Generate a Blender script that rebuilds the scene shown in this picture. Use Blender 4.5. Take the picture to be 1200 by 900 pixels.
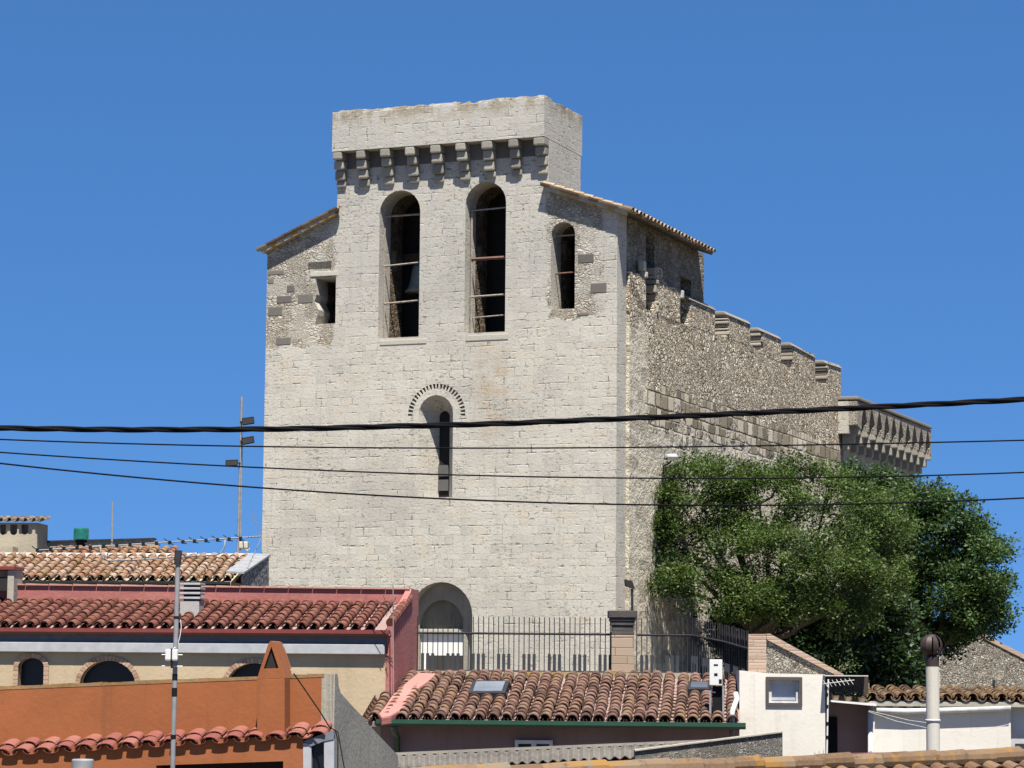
import bpy, bmesh, math, random
from mathutils import Vector, geometry
import numpy as np
R = math.radians
rng = random.Random(7)
scene = bpy.context.scene
for o in list(bpy.data.objects): bpy.data.objects.remove(o)
COL = scene.collection

# ------------------------------------------------------------------ camera
FPX, PITCH, ROLL, ZC = 3100.0, math.atan(350/3100), R(0.5), 8.0
CAM = Vector((0, 0, ZC))
fwd = Vector((0, math.cos(PITCH), math.sin(PITCH)))
_up = Vector((0, -math.sin(PITCH), math.cos(PITCH))); _ri = Vector((1, 0, 0))
ri = _ri*math.cos(ROLL) + _up*math.sin(ROLL); up = _up*math.cos(ROLL) - _ri*math.sin(ROLL)
cd = bpy.data.cameras.new('camera'); cam = bpy.data.objects.new('camera', cd); COL.objects.link(cam)
cd.sensor_width = 36; cd.lens = FPX/1200*36; cd.clip_start = 0.5; cd.clip_end = 9000
from mathutils import Matrix
cam.matrix_world = Matrix(((ri.x, up.x, -fwd.x, CAM.x), (ri.y, up.y, -fwd.y, CAM.y), (ri.z, up.z, -fwd.z, CAM.z), (0, 0, 0, 1)))
scene.camera = cam

# ------------------------------------------------------------------ light
SUN_EL, SUN_AZ = R(65), R(9)           # azimuth: to the right of straight behind the camera
w = bpy.data.worlds.new('World'); scene.world = w; w.use_nodes = True
nt = w.node_tree; sky = nt.nodes.new('ShaderNodeTexSky'); sky.sky_type = 'NISHITA'; sky.sun_disc = False
sun_to = Vector((math.sin(SUN_AZ)*math.cos(SUN_EL), -math.cos(SUN_AZ)*math.cos(SUN_EL), math.sin(SUN_EL)))
sky.sun_elevation = SUN_EL; sky.sun_rotation = math.atan2(sun_to.x, sun_to.y)
sky.altitude = 1500; sky.air_density = 1.0; sky.dust_density = 0.0; sky.ozone_density = 4.0
bg = nt.nodes['Background']; bg.inputs[1].default_value = 0.074
# clear deep-blue summer air: the band near the horizon takes the colour the sky has higher up
_tc = nt.nodes.new('ShaderNodeTexCoord'); _sx = nt.nodes.new('ShaderNodeSeparateXYZ'); _cx = nt.nodes.new('ShaderNodeCombineXYZ')
_mz = nt.nodes.new('ShaderNodeMath'); _mz.operation = 'MULTIPLY_ADD'; _mz.inputs[1].default_value = 1.15; _mz.inputs[2].default_value = 0.285
nt.links.new(_tc.outputs['Generated'], _sx.inputs[0]); nt.links.new(_sx.outputs[0], _cx.inputs[0]); nt.links.new(_sx.outputs[1], _cx.inputs[1])
nt.links.new(_sx.outputs[2], _mz.inputs[0]); nt.links.new(_mz.outputs[0], _cx.inputs[2]); nt.links.new(_cx.outputs[0], sky.inputs[0])
_hs = nt.nodes.new('ShaderNodeHueSaturation'); _hs.inputs['Saturation'].default_value = 1.2; _hs.inputs['Value'].default_value = 1.0
nt.links.new(sky.outputs[0], _hs.inputs['Color']); nt.links.new(_hs.outputs[0], bg.inputs[0])
sl = bpy.data.lights.new('sun', 'SUN'); sl.energy = 5.0; sl.angle = R(0.53); sl.color = (1, 0.95, 0.87)
so = bpy.data.objects.new('sun', sl); COL.objects.link(so); so.location = (0, -20, 60)
so.rotation_euler = sun_to.to_track_quat('Z', 'Y').to_euler()
vs = scene.view_settings; vs.view_transform = 'Standard'; vs.look = 'None'; vs.gamma = 1; vs.use_curve_mapping = False
vs.exposure = 1.47

# ------------------------------------------------------------------ projection helpers (photo pixels 1200x900)
def ray(px, py): return fwd*FPX + ri*(px-600) - up*(py-450)
def P(px, py, Y):
    d = ray(px, py); return CAM + d*(Y/d.y)
class Fr:
    """upright local frame: u to the right along the front, w into the depth, z up (relative to camera height)"""
    def __init__(s, px, py, Y, yaw):
        s.o = P(px, py, Y); s.o.z = ZC; s.yaw = R(yaw)
        s.ex = Vector((math.cos(s.yaw), -math.sin(s.yaw), 0)); s.ey = Vector((math.sin(s.yaw), math.cos(s.yaw), 0))
    def W(s, u, w, z): return s.o + s.ex*u + s.ey*w + Vector((0, 0, z))
    def L(s, p):
        d = p - s.o; return (d.dot(s.ex), d.dot(s.ey), d.z)
    def hit(s, px, py, w=0.0):                     # on plane w = const -> (u, z)
        d = ray(px, py); t = ((s.o + s.ey*w - CAM).dot(s.ey))/d.dot(s.ey); l = s.L(CAM + d*t); return (l[0], l[2])
    def hitu(s, px, py, u=0.0):                    # on plane u = const -> (w, z)
        d = ray(px, py); t = ((s.o + s.ex*u - CAM).dot(s.ex))/d.dot(s.ex); l = s.L(CAM + d*t); return (l[1], l[2])
    def front(s, a, b, d): return s.W(a, d, b)
    def side(s, a, b, d): return s.W(d, a, b)
F0 = Fr(600, 800, 40, 0)

# ------------------------------------------------------------------ mesh helpers
class MB:
    def __init__(s): s.v = []; s.f = []; s.val = []; s.mi = []
    def add(s, vs, fs, val=0.5, mi=0):
        b = len(s.v); s.v += [Vector(p) for p in vs]
        for f in fs: s.f.append([b+i for i in f]); s.val.append(val); s.mi.append(mi)
        return s
    def hexa(s, q, val=0.5, mi=0):
        return s.add(q, [(0,1,2,3),(7,6,5,4),(0,4,5,1),(1,5,6,2),(2,6,7,3),(3,7,4,0)], val, mi)
    def box(s, fr, u0, u1, w0, w1, z0, z1, val=0.5, mi=0):
        return s.hexa([fr.W(u0,w0,z0),fr.W(u1,w0,z0),fr.W(u1,w0,z1),fr.W(u0,w0,z1),
                       fr.W(u0,w1,z0),fr.W(u1,w1,z0),fr.W(u1,w1,z1),fr.W(u0,w1,z1)], val, mi)
    def prism(s, pts, off, val=0.5, mi=0):
        n = len(pts); off = Vector(off); vs = list(pts) + [Vector(p)+off for p in pts]
        fs = [tuple(range(n)), tuple(range(2*n-1, n-1, -1))] + [(i, i+n, (i+1) % n + n, (i+1) % n) for i in range(n)]
        return s.add(vs, fs, val, mi)
    def tube(s, pts, r, seg=8, caps=True, val=0.5, mi=0):
        pts = [Vector(p) for p in pts]; n = len(pts); rr = r if isinstance(r, (list, tuple)) else [r]*n
        vs = []; ref = None
        for i, p in enumerate(pts):
            t = (pts[min(i+1, n-1)] - pts[max(i-1, 0)]).normalized()
            if ref is None: ref = Vector((0,0,1)) if abs(t.z) < 0.9 else Vector((1,0,0))
            a = t.cross(ref).normalized(); b = t.cross(a).normalized(); ref = a.cross(t).normalized()
            for k in range(seg):
                an = 2*math.pi*k/seg; vs.append(p + a*(math.cos(an)*rr[i]) + b*(math.sin(an)*rr[i]))
        fs = [(i*seg+k, i*seg+(k+1) % seg, (i+1)*seg+(k+1) % seg, (i+1)*seg+k) for i in range(n-1) for k in range(seg)]
        if caps: fs += [tuple(range(seg-1, -1, -1)), tuple((n-1)*seg+k for k in range(seg))]
        return s.add(vs, fs, val, mi)
    def lathe(s, c, prof, seg=16, val=0.5, mi=0):          # prof: (r, z)
        c = Vector(c); vs = []; n = len(prof)
        for r, z in prof:
            for k in range(seg):
                a = 2*math.pi*k/seg; vs.append(c + Vector((r*math.cos(a), r*math.sin(a), z)))
        fs = [(i*seg+k, i*seg+(k+1) % seg, (i+1)*seg+(k+1) % seg, (i+1)*seg+k) for i in range(n-1) for k in range(seg)]
        fs += [tuple(range(seg-1, -1, -1)), tuple((n-1)*seg+k for k in range(seg))]
        return s.add(vs, fs, val, mi)
    def plate(s, fn, outer, holes, d0, d1, mi=0, val=0.5, back=True):
        """flat plate with holes; a hole is a list of (a,b), or (outer list, inner list, inner depth)"""
        hs = []
        for h in holes:
            if isinstance(h, tuple): hs.append(h)
            else: hs.append((h, h, d1))
        def tess(polys, d, flip):
            flat = [p for q in polys for p in q]
            tr = geometry.tessellate_polygon([[Vector((p[0], p[1], 0)) for p in q] for q in polys])
            s.add([fn(p[0], p[1], d) for p in flat], [t[::-1] if flip else t for t in tr], val, mi)
        tess([outer]+[h[0] for h in hs], d0, False)
        if back: tess([outer]+[h[1] for h in hs if h[2] >= d1-1e-6], d1, True)
        n = len(outer)
        s.add([fn(p[0], p[1], d0) for p in outer]+[fn(p[0], p[1], d1) for p in outer], [(i, (i+1) % n, (i+1) % n+n, i+n) for i in range(n)], val, mi)
        for a, b, d in hs:
            n = len(a)
            s.add([fn(p[0], p[1], d0) for p in a]+[fn(p[0], p[1], d) for p in b], [(i, i+n, (i+1) % n+n, (i+1) % n) for i in range(n)], val, mi)
            if d < d1-1e-6: s.add([fn(p[0], p[1], d) for p in b], [tuple(range(n))], val, mi)
        return s
    def build(s, name, mats, parent=None, fr=None, smooth=False, norm=True, bevel=0.0):
        me = bpy.data.meshes.new(name); o = bpy.data.objects.new(name, me); COL.objects.link(o)
        org = Vector((0,0,0))
        if parent is not None:
            p = parent
            while p is not None: org = org + p.location; p = p.parent
            o.parent = parent
        me.from_pydata([p-org for p in s.v], [], s.f)
        for m in (mats if isinstance(mats, (list, tuple)) else [mats]): me.materials.append(m)
        me.polygons.foreach_set('material_index', s.mi)
        at = me.attributes.new('rnd', 'FLOAT', 'FACE'); at.data.foreach_set('value', s.val)
        if norm:
            bm = bmesh.new(); bm.from_mesh(me); bmesh.ops.remove_doubles(bm, verts=bm.verts, dist=0.0004)
            bmesh.ops.recalc_face_normals(bm, faces=bm.faces)
            if bevel > 0:
                ed = [e for e in bm.edges if len(e.link_faces) == 2 and e.calc_face_angle(0) > 0.5]
                bmesh.ops.bevel(bm, geom=ed, offset=bevel, segments=2, affect='EDGES', profile=0.6)
            bm.to_mesh(me); bm.free()
        fr = fr or F0
        uv = me.uv_layers.new(name='UVMap'); ex, ey = fr.ex, fr.ey
        buf = np.zeros(len(me.loops)*2)
        for p in me.polygons:
            n = p.normal; a, b, c = abs(n.dot(ex)), abs(n.dot(ey)), abs(n.z)
            for li in p.loop_indices:
                d = me.vertices[me.loops[li].vertex_index].co + org - fr.o
                if c > a and c > b: q = (d.dot(ex), d.dot(ey))
                elif b >= a: q = (d.dot(ex), d.z)
                else: q = (d.dot(ey), d.z)
                buf[2*li] = q[0]; buf[2*li+1] = q[1]
        uv.data.foreach_set('uv', buf)
        if smooth: me.polygons.foreach_set('use_smooth', [True]*len(me.polygons))
        return o
def thing(name, label, cat, loc, group=None):
    o = bpy.data.objects.new(name, None); COL.objects.link(o); o.location = loc; o.empty_display_size = 0.3
    o['label'] = label; o['category'] = cat
    if group: o['group'] = group
    return o
def tag(o, label, cat, group=None):
    o['label'] = label; o['category'] = cat
    if group: o['group'] = group
    return o
def struct(o, kind='structure'): o['kind'] = kind; return o

# ------------------------------------------------------------------ material helpers
class G:
    k = 0.64            # photo-exposed tones -> real base colours
    def __init__(s, name, rough=0.85, spec=0.25):
        s.m = bpy.data.materials.new(name); s.m.use_nodes = True; s.nt = s.m.node_tree
        s.b = s.nt.nodes['Principled BSDF']; s.b.inputs['Roughness'].default_value = rough
        s.b.inputs['Specular IOR Level'].default_value = spec
        s.tc = s.nt.nodes.new('ShaderNodeTexCoord'); s.uv = s.tc.outputs['UV']; s.ob = None
        geo = s.nt.nodes.new('ShaderNodeNewGeometry'); s.pos = geo.outputs['Position']
    def set(s, sock, v):
        if isinstance(v, bpy.types.NodeSocket): s.nt.links.new(v, sock)
        elif isinstance(v, (tuple, list)) and len(v) == 3 and sock.type == 'RGBA': sock.default_value = (*(x*s.k for x in v), 1)
        else: sock.default_value = v
    def n(s, t, out=0, props=None, **ins):
        nd = s.nt.nodes.new(t)
        for k, v in (props or {}).items(): setattr(nd, k, v)
        for k, v in ins.items():
            s.set(nd.inputs[int(k[1:])] if k[0] == '_' and k[1:].isdigit() else nd.inputs[k], v)
        return nd.outputs[out]
    def ma(s, op, a, b=0.0, c=0.0, clamp=False):
        return s.n('ShaderNodeMath', props={'operation': op, 'use_clamp': clamp}, _0=a, _1=b, _2=c)
    def ss(s, x, lo, hi): return s.n('ShaderNodeMapRange', props={'interpolation_type': 'SMOOTHSTEP'}, _0=x, _1=lo, _2=hi, _3=0.0, _4=1.0)
    def mix(s, f, a, b, mode='MIX'): return s.n('ShaderNodeMix', 2, {'data_type': 'RGBA', 'blend_type': mode}, _0=f, _6=a, _7=b)
    def mixf(s, f, a, b): return s.n('ShaderNodeMix', 0, {'data_type': 'FLOAT'}, _0=f, _2=a, _3=b)
    def noise(s, vec, sc, det=3.0, ro=0.55, dist=0.0): return s.n('ShaderNodeTexNoise', 0, Vector=vec, Scale=sc, Detail=det, Roughness=ro, Distortion=dist)
    def vor(s, vec, sc, feat='F1', out=0, rnd=1.0): return s.n('ShaderNodeTexVoronoi', out, {'feature': feat}, Vector=vec, Scale=sc, Randomness=rnd)
    def ramp(s, f, stops):
        nd = s.nt.nodes.new('ShaderNodeValToRGB'); s.set(nd.inputs[0], f); e = nd.color_ramp.elements
        while len(e) < len(stops): e.new(0.5)
        for el, (p, c) in zip(e, stops): el.position = p; el.color = (*(x*s.k for x in c), 1)
        return nd.outputs[0]
    def map(s, vec, scale=(1,1,1), loc=(0,0,0), rot=(0,0,0)): return s.n('ShaderNodeMapping', 0, _0=vec, _1=loc, _2=rot, _3=scale)
    def xyz(s, vec):
        nd = s.nt.nodes.new('ShaderNodeSeparateXYZ'); s.set(nd.inputs[0], vec); return nd.outputs
    def comb(s, x, y, z=0.0): return s.n('ShaderNodeCombineXYZ', 0, _0=x, _1=y, _2=z)
    def wn(s, vec): return s.n('ShaderNodeTexWhiteNoise', 0, {'noise_dimensions': '3D'}, _0=vec)
    def attr(s, name='rnd'): return s.n('ShaderNodeAttribute', 2, {'attribute_name': name})
    def bump(s, h, dist, st=1.0, nrm=None):
        nd = s.nt.nodes.new('ShaderNodeBump'); nd.inputs['Strength'].default_value = st; nd.inputs['Distance'].default_value = dist
        s.set(nd.inputs['Height'], h)
        if nrm is not None: s.set(nd.inputs['Normal'], nrm)
        return nd.outputs[0]
    def fin(s, col, normal=None, rough=None):
        s.set(s.b.inputs['Base Color'], col)
        if normal is not None: s.set(s.b.inputs['Normal'], normal)
        if rough is not None: s.set(s.b.inputs['Roughness'], rough)
        return s.m
    def warp(s, vec, sc, amt):
        c = s.n('ShaderNodeTexNoise', 1, Vector=vec, Scale=sc, Detail=2.0)
        v = s.n('ShaderNodeVectorMath', 0, {'operation': 'SUBTRACT'}, _0=c, _1=(0.5, 0.5, 0.5))
        v = s.n('ShaderNodeVectorMath', 0, {'operation': 'SCALE'}, _0=v, Scale=amt)
        return s.n('ShaderNodeVectorMath', 0, {'operation': 'ADD'}, _0=vec, _1=v)
def ashlar(g, uv, h, L, seed=0.0, mw=0.02, rag=0.03, vert=1.0):
    """irregular coursed blocks: returns block random, joint mask (0 in the joint), random 2"""
    q = g.xyz(g.warp(uv, 0.9, 0.10)); u, v = q[0], q[1]
    # courses of unequal height: bend v with a slow 1D noise
    nv = g.noise(g.comb(seed, v), 1.1, 1.0)
    v2 = g.ma('ADD', g.ma('DIVIDE', v, h), g.ma('MULTIPLY', nv, 1.6))
    row = g.ma('FLOOR', v2); fv = g.ma('FRACT', v2)
    rr = g.wn(g.comb(row, seed, 3.1))
    u2 = g.ma('ADD', g.ma('DIVIDE', u, g.ma('MULTIPLY', g.ma('ADD', rr, 0.7), L)), g.ma('MULTIPLY', rr, 37.0))
    u2 = g.ma('ADD', u2, g.ma('MULTIPLY', g.noise(g.comb(u2, row, seed), 0.8, 1.0), 1.3))
    colu = g.ma('FLOOR', u2); fu = g.ma('FRACT', u2)
    du = g.ma('MULTIPLY', g.ma('MINIMUM', fu, g.ma('SUBTRACT', 1.0, fu)), L*vert)
    dv = g.ma('MULTIPLY', g.ma('MINIMUM', fv, g.ma('SUBTRACT', 1.0, fv)), h)
    d = g.ma('MINIMUM', du, dv)
    d = g.ma('ADD', d, g.ma('MULTIPLY', g.ma('SUBTRACT', g.noise(uv, 9.0, 3.0), 0.5), rag))
    return g.wn(g.comb(colu, row, seed)), g.ss(d, 0.0, mw), g.wn(g.comb(colu, row, seed+5.5))
# ------------------------------------------------------------------ materials
def rubble_core(g, uv, scale, cs, mortar=(.30,.27,.215), gap=(.075,.062,.048), squash=1.5):
    wv = g.warp(g.warp(g.map(uv, (1, squash, 1)), 1.6, .30), 7.0, .09)
    rx = g.xyz(g.vor(wv, scale, 'F1', 1)); re = g.vor(wv, scale, 'DISTANCE_TO_EDGE')
    rx2 = g.xyz(g.vor(wv, scale*1.9, 'F1', 1)); re2 = g.vor(wv, scale*1.9, 'DISTANCE_TO_EDGE')
    sel = g.ss(g.noise(uv, scale*.28, 2.0), .46, .52)
    r = g.mixf(sel, rx[0], rx2[0]); e = g.mixf(sel, re, g.ma('MULTIPLY', re2, 1.15)); r2 = g.mixf(sel, rx[1], rx2[1])
    fine = g.noise(uv, 13.0, 5.0, .75); vf = g.noise(uv, 34.0, 3.0, .7)
    c = g.ramp(r, cs); c = g.mix(g.ma('MULTIPLY', g.ss(fine, .5, .78), .45), c, tuple(x*.45 for x in cs[1][1])); c = g.mix(g.ma('MULTIPLY', g.ss(vf, .56, .7), .25), c, cs[-1][1])
    dk = g.ss(g.noise(uv, scale*.8, 4.0, .7), .40, .58)
    jc = g.mix(dk, mortar, gap)
    c = g.mix(g.ma('MULTIPLY', g.ss(g.ma('ADD', e, g.ma('MULTIPLY', g.ma('SUBTRACT', fine, .5), .10)), .085, .03), .9), c, jc)
    h = g.ma('ADD', g.ma('MULTIPLY', g.ss(e, 0.0, .20), g.ma('ADD', r2, .5)), g.ma('MULTIPLY', fine, .5))
    return c, h
def m_limestone(name, z_warm=True, tower=None, bright=1.0):
    """pale coursed limestone; tower = dict of u/z limits for the rubble infills of the facade"""
    g = G(name, 0.92, 0.15); uv = g.uv
    b, mask, b2 = ashlar(g, uv, 0.262, 0.46, 0.0, 0.026, 0.060, 1.7)
    big = g.noise(uv, 0.28, 4.0, 0.6); mid = g.noise(uv, 1.7, 5.0, 0.65); fine = g.noise(uv, 11.0, 5.0, 0.7)
    k = bright
    c = g.ramp(b, [(0, (.505*k,.472*k,.402*k)), (.35, (.55*k,.516*k,.440*k)), (.7, (.585*k,.550*k,.470*k)), (1, (.565*k,.510*k,.412*k))])
    c = g.mix(g.ma('MULTIPLY', g.ss(big, .46, .66), .5), c, (.39*k,.37*k,.32*k))          # greyer weathered fields
    c = g.mix(g.ma('MULTIPLY', g.ss(mid, .60, .82), .45), c, (.50*k,.40*k,.27*k))           # ochre blotches
    c = g.mix(g.ma('MULTIPLY', g.ss(fine, .54, .74), .42), c, (.25*k,.225*k,.18*k))
    c = g.mix(g.ma('MULTIPLY', g.ss(g.noise(uv, 30.0, 3.0, .7), .55, .68), .22), c, (.66*k,.63*k,.55*k))         # pitting
    # rain streaks and broad grey weathering, heavier on the belfry
    stk = g.noise(g.map(uv, (2.2, .16, 1)), 1.6, 5.0, .65)
    c = g.mix(g.ma('MULTIPLY', g.ss(stk, .52, .70), .30), c, (.33*k,.315*k,.275*k))
    c = g.mix(g.ma('MULTIPLY', g.ss(g.noise(g.map(uv, (1.4, .25, 1), (7, 3, 0)), 1.1, 4.0, .6), .56, .70), .30), c, (.57*k,.54*k,.46*k))
    # joints: partly open (dark), partly flush with mortar
    op = g.ss(g.noise(uv, 2.3, 5.0, .7), .50, .66)
    jd = g.ma('MULTIPLY', g.ma('SUBTRACT', 1.0, mask), g.ma('ADD', g.ma('MULTIPLY', op, .55), .04))
    c = g.mix(jd, c, (.15,.135,.11))
    # scattered dark chips along the courses
    rough_ = g.ma('MULTIPLY', g.ma('SUBTRACT', g.noise(g.map(uv, (1,1,1), (3,8,0)), .55, 3.0), .5), .22)
    chip = g.ma('MAXIMUM', g.ss(g.ma('ADD', rough_, g.noise(g.map(uv, (1.0, 2.6, 1)), 4.6, 5.0, .75)), .60, .68), g.ss(g.ma('ADD', rough_, g.noise(g.map(uv, (1.0, 1.6, 1)), 9.0, 4.0, .75)), .63, .70))
    c = g.mix(g.ma('MULTIPLY', chip, .62), c, (.17,.148,.115))
    h = g.ma('ADD', g.ma('MULTIPLY', g.mixf(op, 1.0, mask), g.ma('ADD', g.ma('MULTIPLY', b2, .5), .7)), g.ma('MULTIPLY', fine, .55))
    h = g.ma('SUBTRACT', h, g.ma('MULTIPLY', chip, .9))
    if tower:
        q = g.xyz(uv); wob = g.ma('MULTIPLY', g.ma('SUBTRACT', g.noise(uv, 1.3, 3.0), .5), .9)
        uu = g.ma('ADD', q[0], wob); zz = g.ma('ADD', q[1], wob)
        left = g.ma('MULTIPLY', g.ss(uu, tower['ul'], tower['ul']-.12), g.ss(zz, tower['zl'], tower['zl']+.12))
        right = g.ma('MULTIPLY', g.ss(uu, tower['ur'], tower['ur']+.12), g.ss(zz, tower['zr'], tower['zr']+.12))
        right = g.ma('MULTIPLY', right, g.ss(uu, -.55, -.75))
        rm = g.ma('ADD', left, right, clamp=True)
        patch = g.ss(g.noise(uv, .8, 2.0), .44, .50); rm = g.ma('MULTIPLY', rm, g.ma('ADD', g.ma('MULTIPLY', patch, .55), .45))
        rc, rh = rubble_core(g, uv, 6.0, [(0, (.36,.30,.215)), (.4, (.48,.42,.325)), (.75, (.54,.485,.385)), (1, (.58,.54,.45))], (.47,.405,.305), (.22,.18,.13), 1.7)
        c = g.mix(rm, c, rc); h = g.mixf(rm, h, g.ma('MULTIPLY', rh, 1.3))
        # rust-coloured run below the right bell opening
        st = g.ma('MULTIPLY', g.ss(g.ma('ABSOLUTE', g.ma('SUBTRACT', g.ma('ADD', q[0], wob), tower['us'])), .8, .15), g.ss(g.ma('ABSOLUTE', g.ma('SUBTRACT', q[1], tower['zs'])), 2.6, .6))
        c = g.mix(g.ma('MULTIPLY', st, g.ma('MULTIPLY', g.ss(mid, .35, .65), .55)), c, (.44,.315,.19))
        # ochre lichen under the parapet coping
        li = g.ma('MULTIPLY', g.ss(q[1], tower['zt']-.70, tower['zt']-.05), g.ss(g.noise(g.map(uv, (1,.6,1)), 1.6, 4.0, .7), .42, .56))
        c = g.mix(g.ma('MULTIPLY', li, .8), c, g.ramp(fine, [(.3, (.20,.14,.06)), (.7, (.36,.25,.09))]))
        # plain grey weathered band of the belfry
        gz = g.ma('MULTIPLY', g.ss(q[1], tower['zr']-1, tower['zr']+2), .35)
        c = g.mix(gz, c, (.38,.375,.35))
        # worn greyer foot of the wall
    return g.fin(c, g.bump(h, 0.03, 1.0))
def m_rubble(name, tower=None, scale=5.2, dist=.09, cols=None, mortar=(.30,.27,.215), gap=(.075,.062,.048)):
    """rough fieldstone rubble, optional coursed band below a limit"""
    g = G(name, 0.95, 0.1); uv = g.uv
    cs = cols or [(0, (.20,.17,.135)), (.3, (.32,.28,.225)), (.65, (.46,.425,.36)), (1, (.58,.555,.49))]
    c, h = rubble_core(g, uv, scale, cs, mortar, gap)
    pt = g.ma('MULTIPLY', g.ss(g.noise(g.map(uv, (1, 1.3, 1), (5, 2, 0)), .9, 4.0, .65), .55, .66), .7)      # smeared mortar patches
    c = g.mix(pt, c, g.mix(g.noise(uv, 7.0, 4.0, .7), tuple(x*.75 for x in mortar), tuple(min(1, x*1.75) for x in mortar)))
    h = g.mixf(pt, h, g.ma('MULTIPLY', g.noise(uv, 6.0, 4.0, .7), 1.2))
    c = g.mix(g.ma('MULTIPLY', g.ss(g.noise(uv, .5, 4.0, .6), .5, .72), .35), c, (.20,.165,.12))
    if tower:
        q = g.xyz(uv); wob = g.ma('MULTIPLY', g.ma('SUBTRACT', g.noise(uv, .7, 3.0), .5), 2.2)
        zz = g.ma('ADD', q[1], wob)
        b, mask, b2 = ashlar(g, uv, .40, .46, 2.0, .05, .10)
        ac = g.ramp(b, [(0, (.17,.14,.10)), (.35, (.29,.25,.18)), (.65, (.50,.445,.345)), (1, (.66,.60,.49))])
        ac = g.mix(g.ma('MULTIPLY', g.ss(g.noise(uv, 8.0, 5.0, .75), .5, .7), .5), ac, (.17,.145,.105))
        ac = g.mix(g.ma('MULTIPLY', g.ma('SUBTRACT', 1.0, mask), .8), ac, g.mix(g.ss(g.noise(uv, 1.5), .45, .55), (.46,.43,.37), (.12,.10,.075)))
        # plastered / repointed lower wall
        pn = g.noise(uv, 3.0, 5.0, .7)
        pc = g.ramp(pn, [(.3, (.36,.32,.245)), (.45, (.53,.49,.40)), (.7, (.63,.59,.50))])
        lc, lh = rubble_core(g, uv, 3.4, [(0, (.34,.30,.23)), (.5, (.52,.475,.385)), (1, (.62,.58,.495))], (.55,.51,.43), (.16,.13,.10), 1.2)
        pc = g.mix(.14, pc, lc)
        pb, pm, pb2 = ashlar(g, uv, .33, .6, 4.0, .03, .08)
        pc = g.mix(g.ma('MULTIPLY', g.ma('SUBTRACT', 1.0, pm), .28), pc, (.16,.14,.11))
        pc = g.mix(g.ma('MULTIPLY', g.ss(pb, .75, .85), .6), pc, (.27,.24,.19))
        low = g.ss(zz, tower['zb']+.05, tower['zb']-.1)
        plow = g.ss(g.ma('ADD', zz, wob), tower['zp']+.25, tower['zp']-.25)
        near = g.ss(g.ma('ADD', q[0], g.ma('MULTIPLY', wob, .8)), tower['wn']+.35, tower['wn']-.35)   # smoother quoins next to the corner
        near = g.ma('MULTIPLY', near, g.ss(zz, tower['zn']+.2, tower['zn']-.2))
        pl = g.ma('MAXIMUM', plow, near)
        c = g.mix(low, c, ac); c = g.mix(pl, c, pc)
        c = g.mix(1.0, c, (1.80,1.75,1.66), 'MULTIPLY')
        h = g.mixf(low, h, mask); h = g.mixf(pl, h, g.ma('ADD', g.ma('MULTIPLY', pn, .9), g.ma('MULTIPLY', lh, .08)))
    return g.fin(c, g.bump(h, dist, 1.0))
def m_plaster(name, col, var=.12, bump=.004, dirt=None, dirt_amt=.3, streak=0.0, rough=.9, spec=.2):
    g = G(name, rough, spec); p = g.pos
    n1 = g.noise(p, .9, 5.0, .6); n2 = g.noise(p, 14.0, 4.0, .6)
    lo = tuple(x*(1-var) for x in col); hi = tuple(min(1, x*(1+var)) for x in col)
    c = g.ramp(n1, [(.3, lo), (.7, hi)])
    d = dirt or tuple(x*.55 for x in col)
    c = g.mix(g.ma('MULTIPLY', g.ss(g.noise(g.map(p, (1, 1, 1.3), (4, 1, 7)), .55, 4.0, .6), .50, .60), .30), c, tuple(min(1, x*1.12+.03) for x in col))
    c = g.mix(g.ma('MULTIPLY', g.ss(g.noise(p, 38.0, 3.0, .7), .58, .70), .22), c, tuple(x*.6 for x in col))
    c = g.mix(g.ma('MULTIPLY', g.ss(g.noise(p, 2.6, 6.0, .7), .55, .78), dirt_amt), c, d)
    if streak > 0:
        s = g.noise(g.map(p, (7, 7, .45)), 1.0, 4.0, .6)
        c = g.mix(g.ma('MULTIPLY', g.ss(s, .52, .72), streak), c, d)
    return g.fin(c, g.bump(n2, bump, 1.0))
def m_tile(name, cols, lichen=None, lich_amt=.5, dark=.4):
    g = G(name, .88, .2); p = g.pos; r = g.attr()
    c = g.ramp(r, [(i/(len(cols)-1), q) for i, q in enumerate(cols)])
    n = g.noise(p, 9.0, 5.0, .7)
    c = g.mix(g.ma('MULTIPLY', g.ss(n, .5, .75), dark), c, tuple(x*.4 for x in cols[0]))
    c = g.mix(g.ma('MULTIPLY', g.ss(g.noise(p, 26.0, 3.0, .7), .55, .75), .3), c, tuple(min(1, x*1.5) for x in cols[-1]))
    if lichen: c = g.mix(g.ma('MULTIPLY', g.ss(g.ma('ADD', g.noise(p, 3.4, 5.0, .75), g.ma('MULTIPLY', g.ma('SUBTRACT', r, .5), .16)), .50, .60), lich_amt), c, lichen)
    return g.fin(c, g.bump(n, .008, .8))
def m_plain(name, col, rough=.6, metal=0.0, var=.1, spec=.4, sc=6.0):
    g = G(name, rough, spec); n = g.noise(g.pos, sc, 4.0, .6)
    g.b.inputs['Metallic'].default_value = metal
    return g.fin(g.ramp(n, [(.3, tuple(x*(1-var) for x in col)), (.7, tuple(min(1, x*(1+var)) for x in col))]), g.bump(n, .002, .5))
def m_brick(name, cols, mortar=(.36,.32,.26), sw=.28, sh=.058):
    g = G(name, .92, .15); uv = g.uv
    b, mask, b2 = ashlar(g, uv, sh, sw, 1.0, .010, .006)
    c = g.ramp(b, [(i/(len(cols)-1), q) for i, q in enumerate(cols)])
    c = g.mix(g.ma('SUBTRACT', 1.0, mask), c, mortar)
    return g.fin(c, g.bump(g.ma('ADD', mask, g.ma('MULTIPLY', g.noise(uv, 30.0), .3)), .006))
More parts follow.
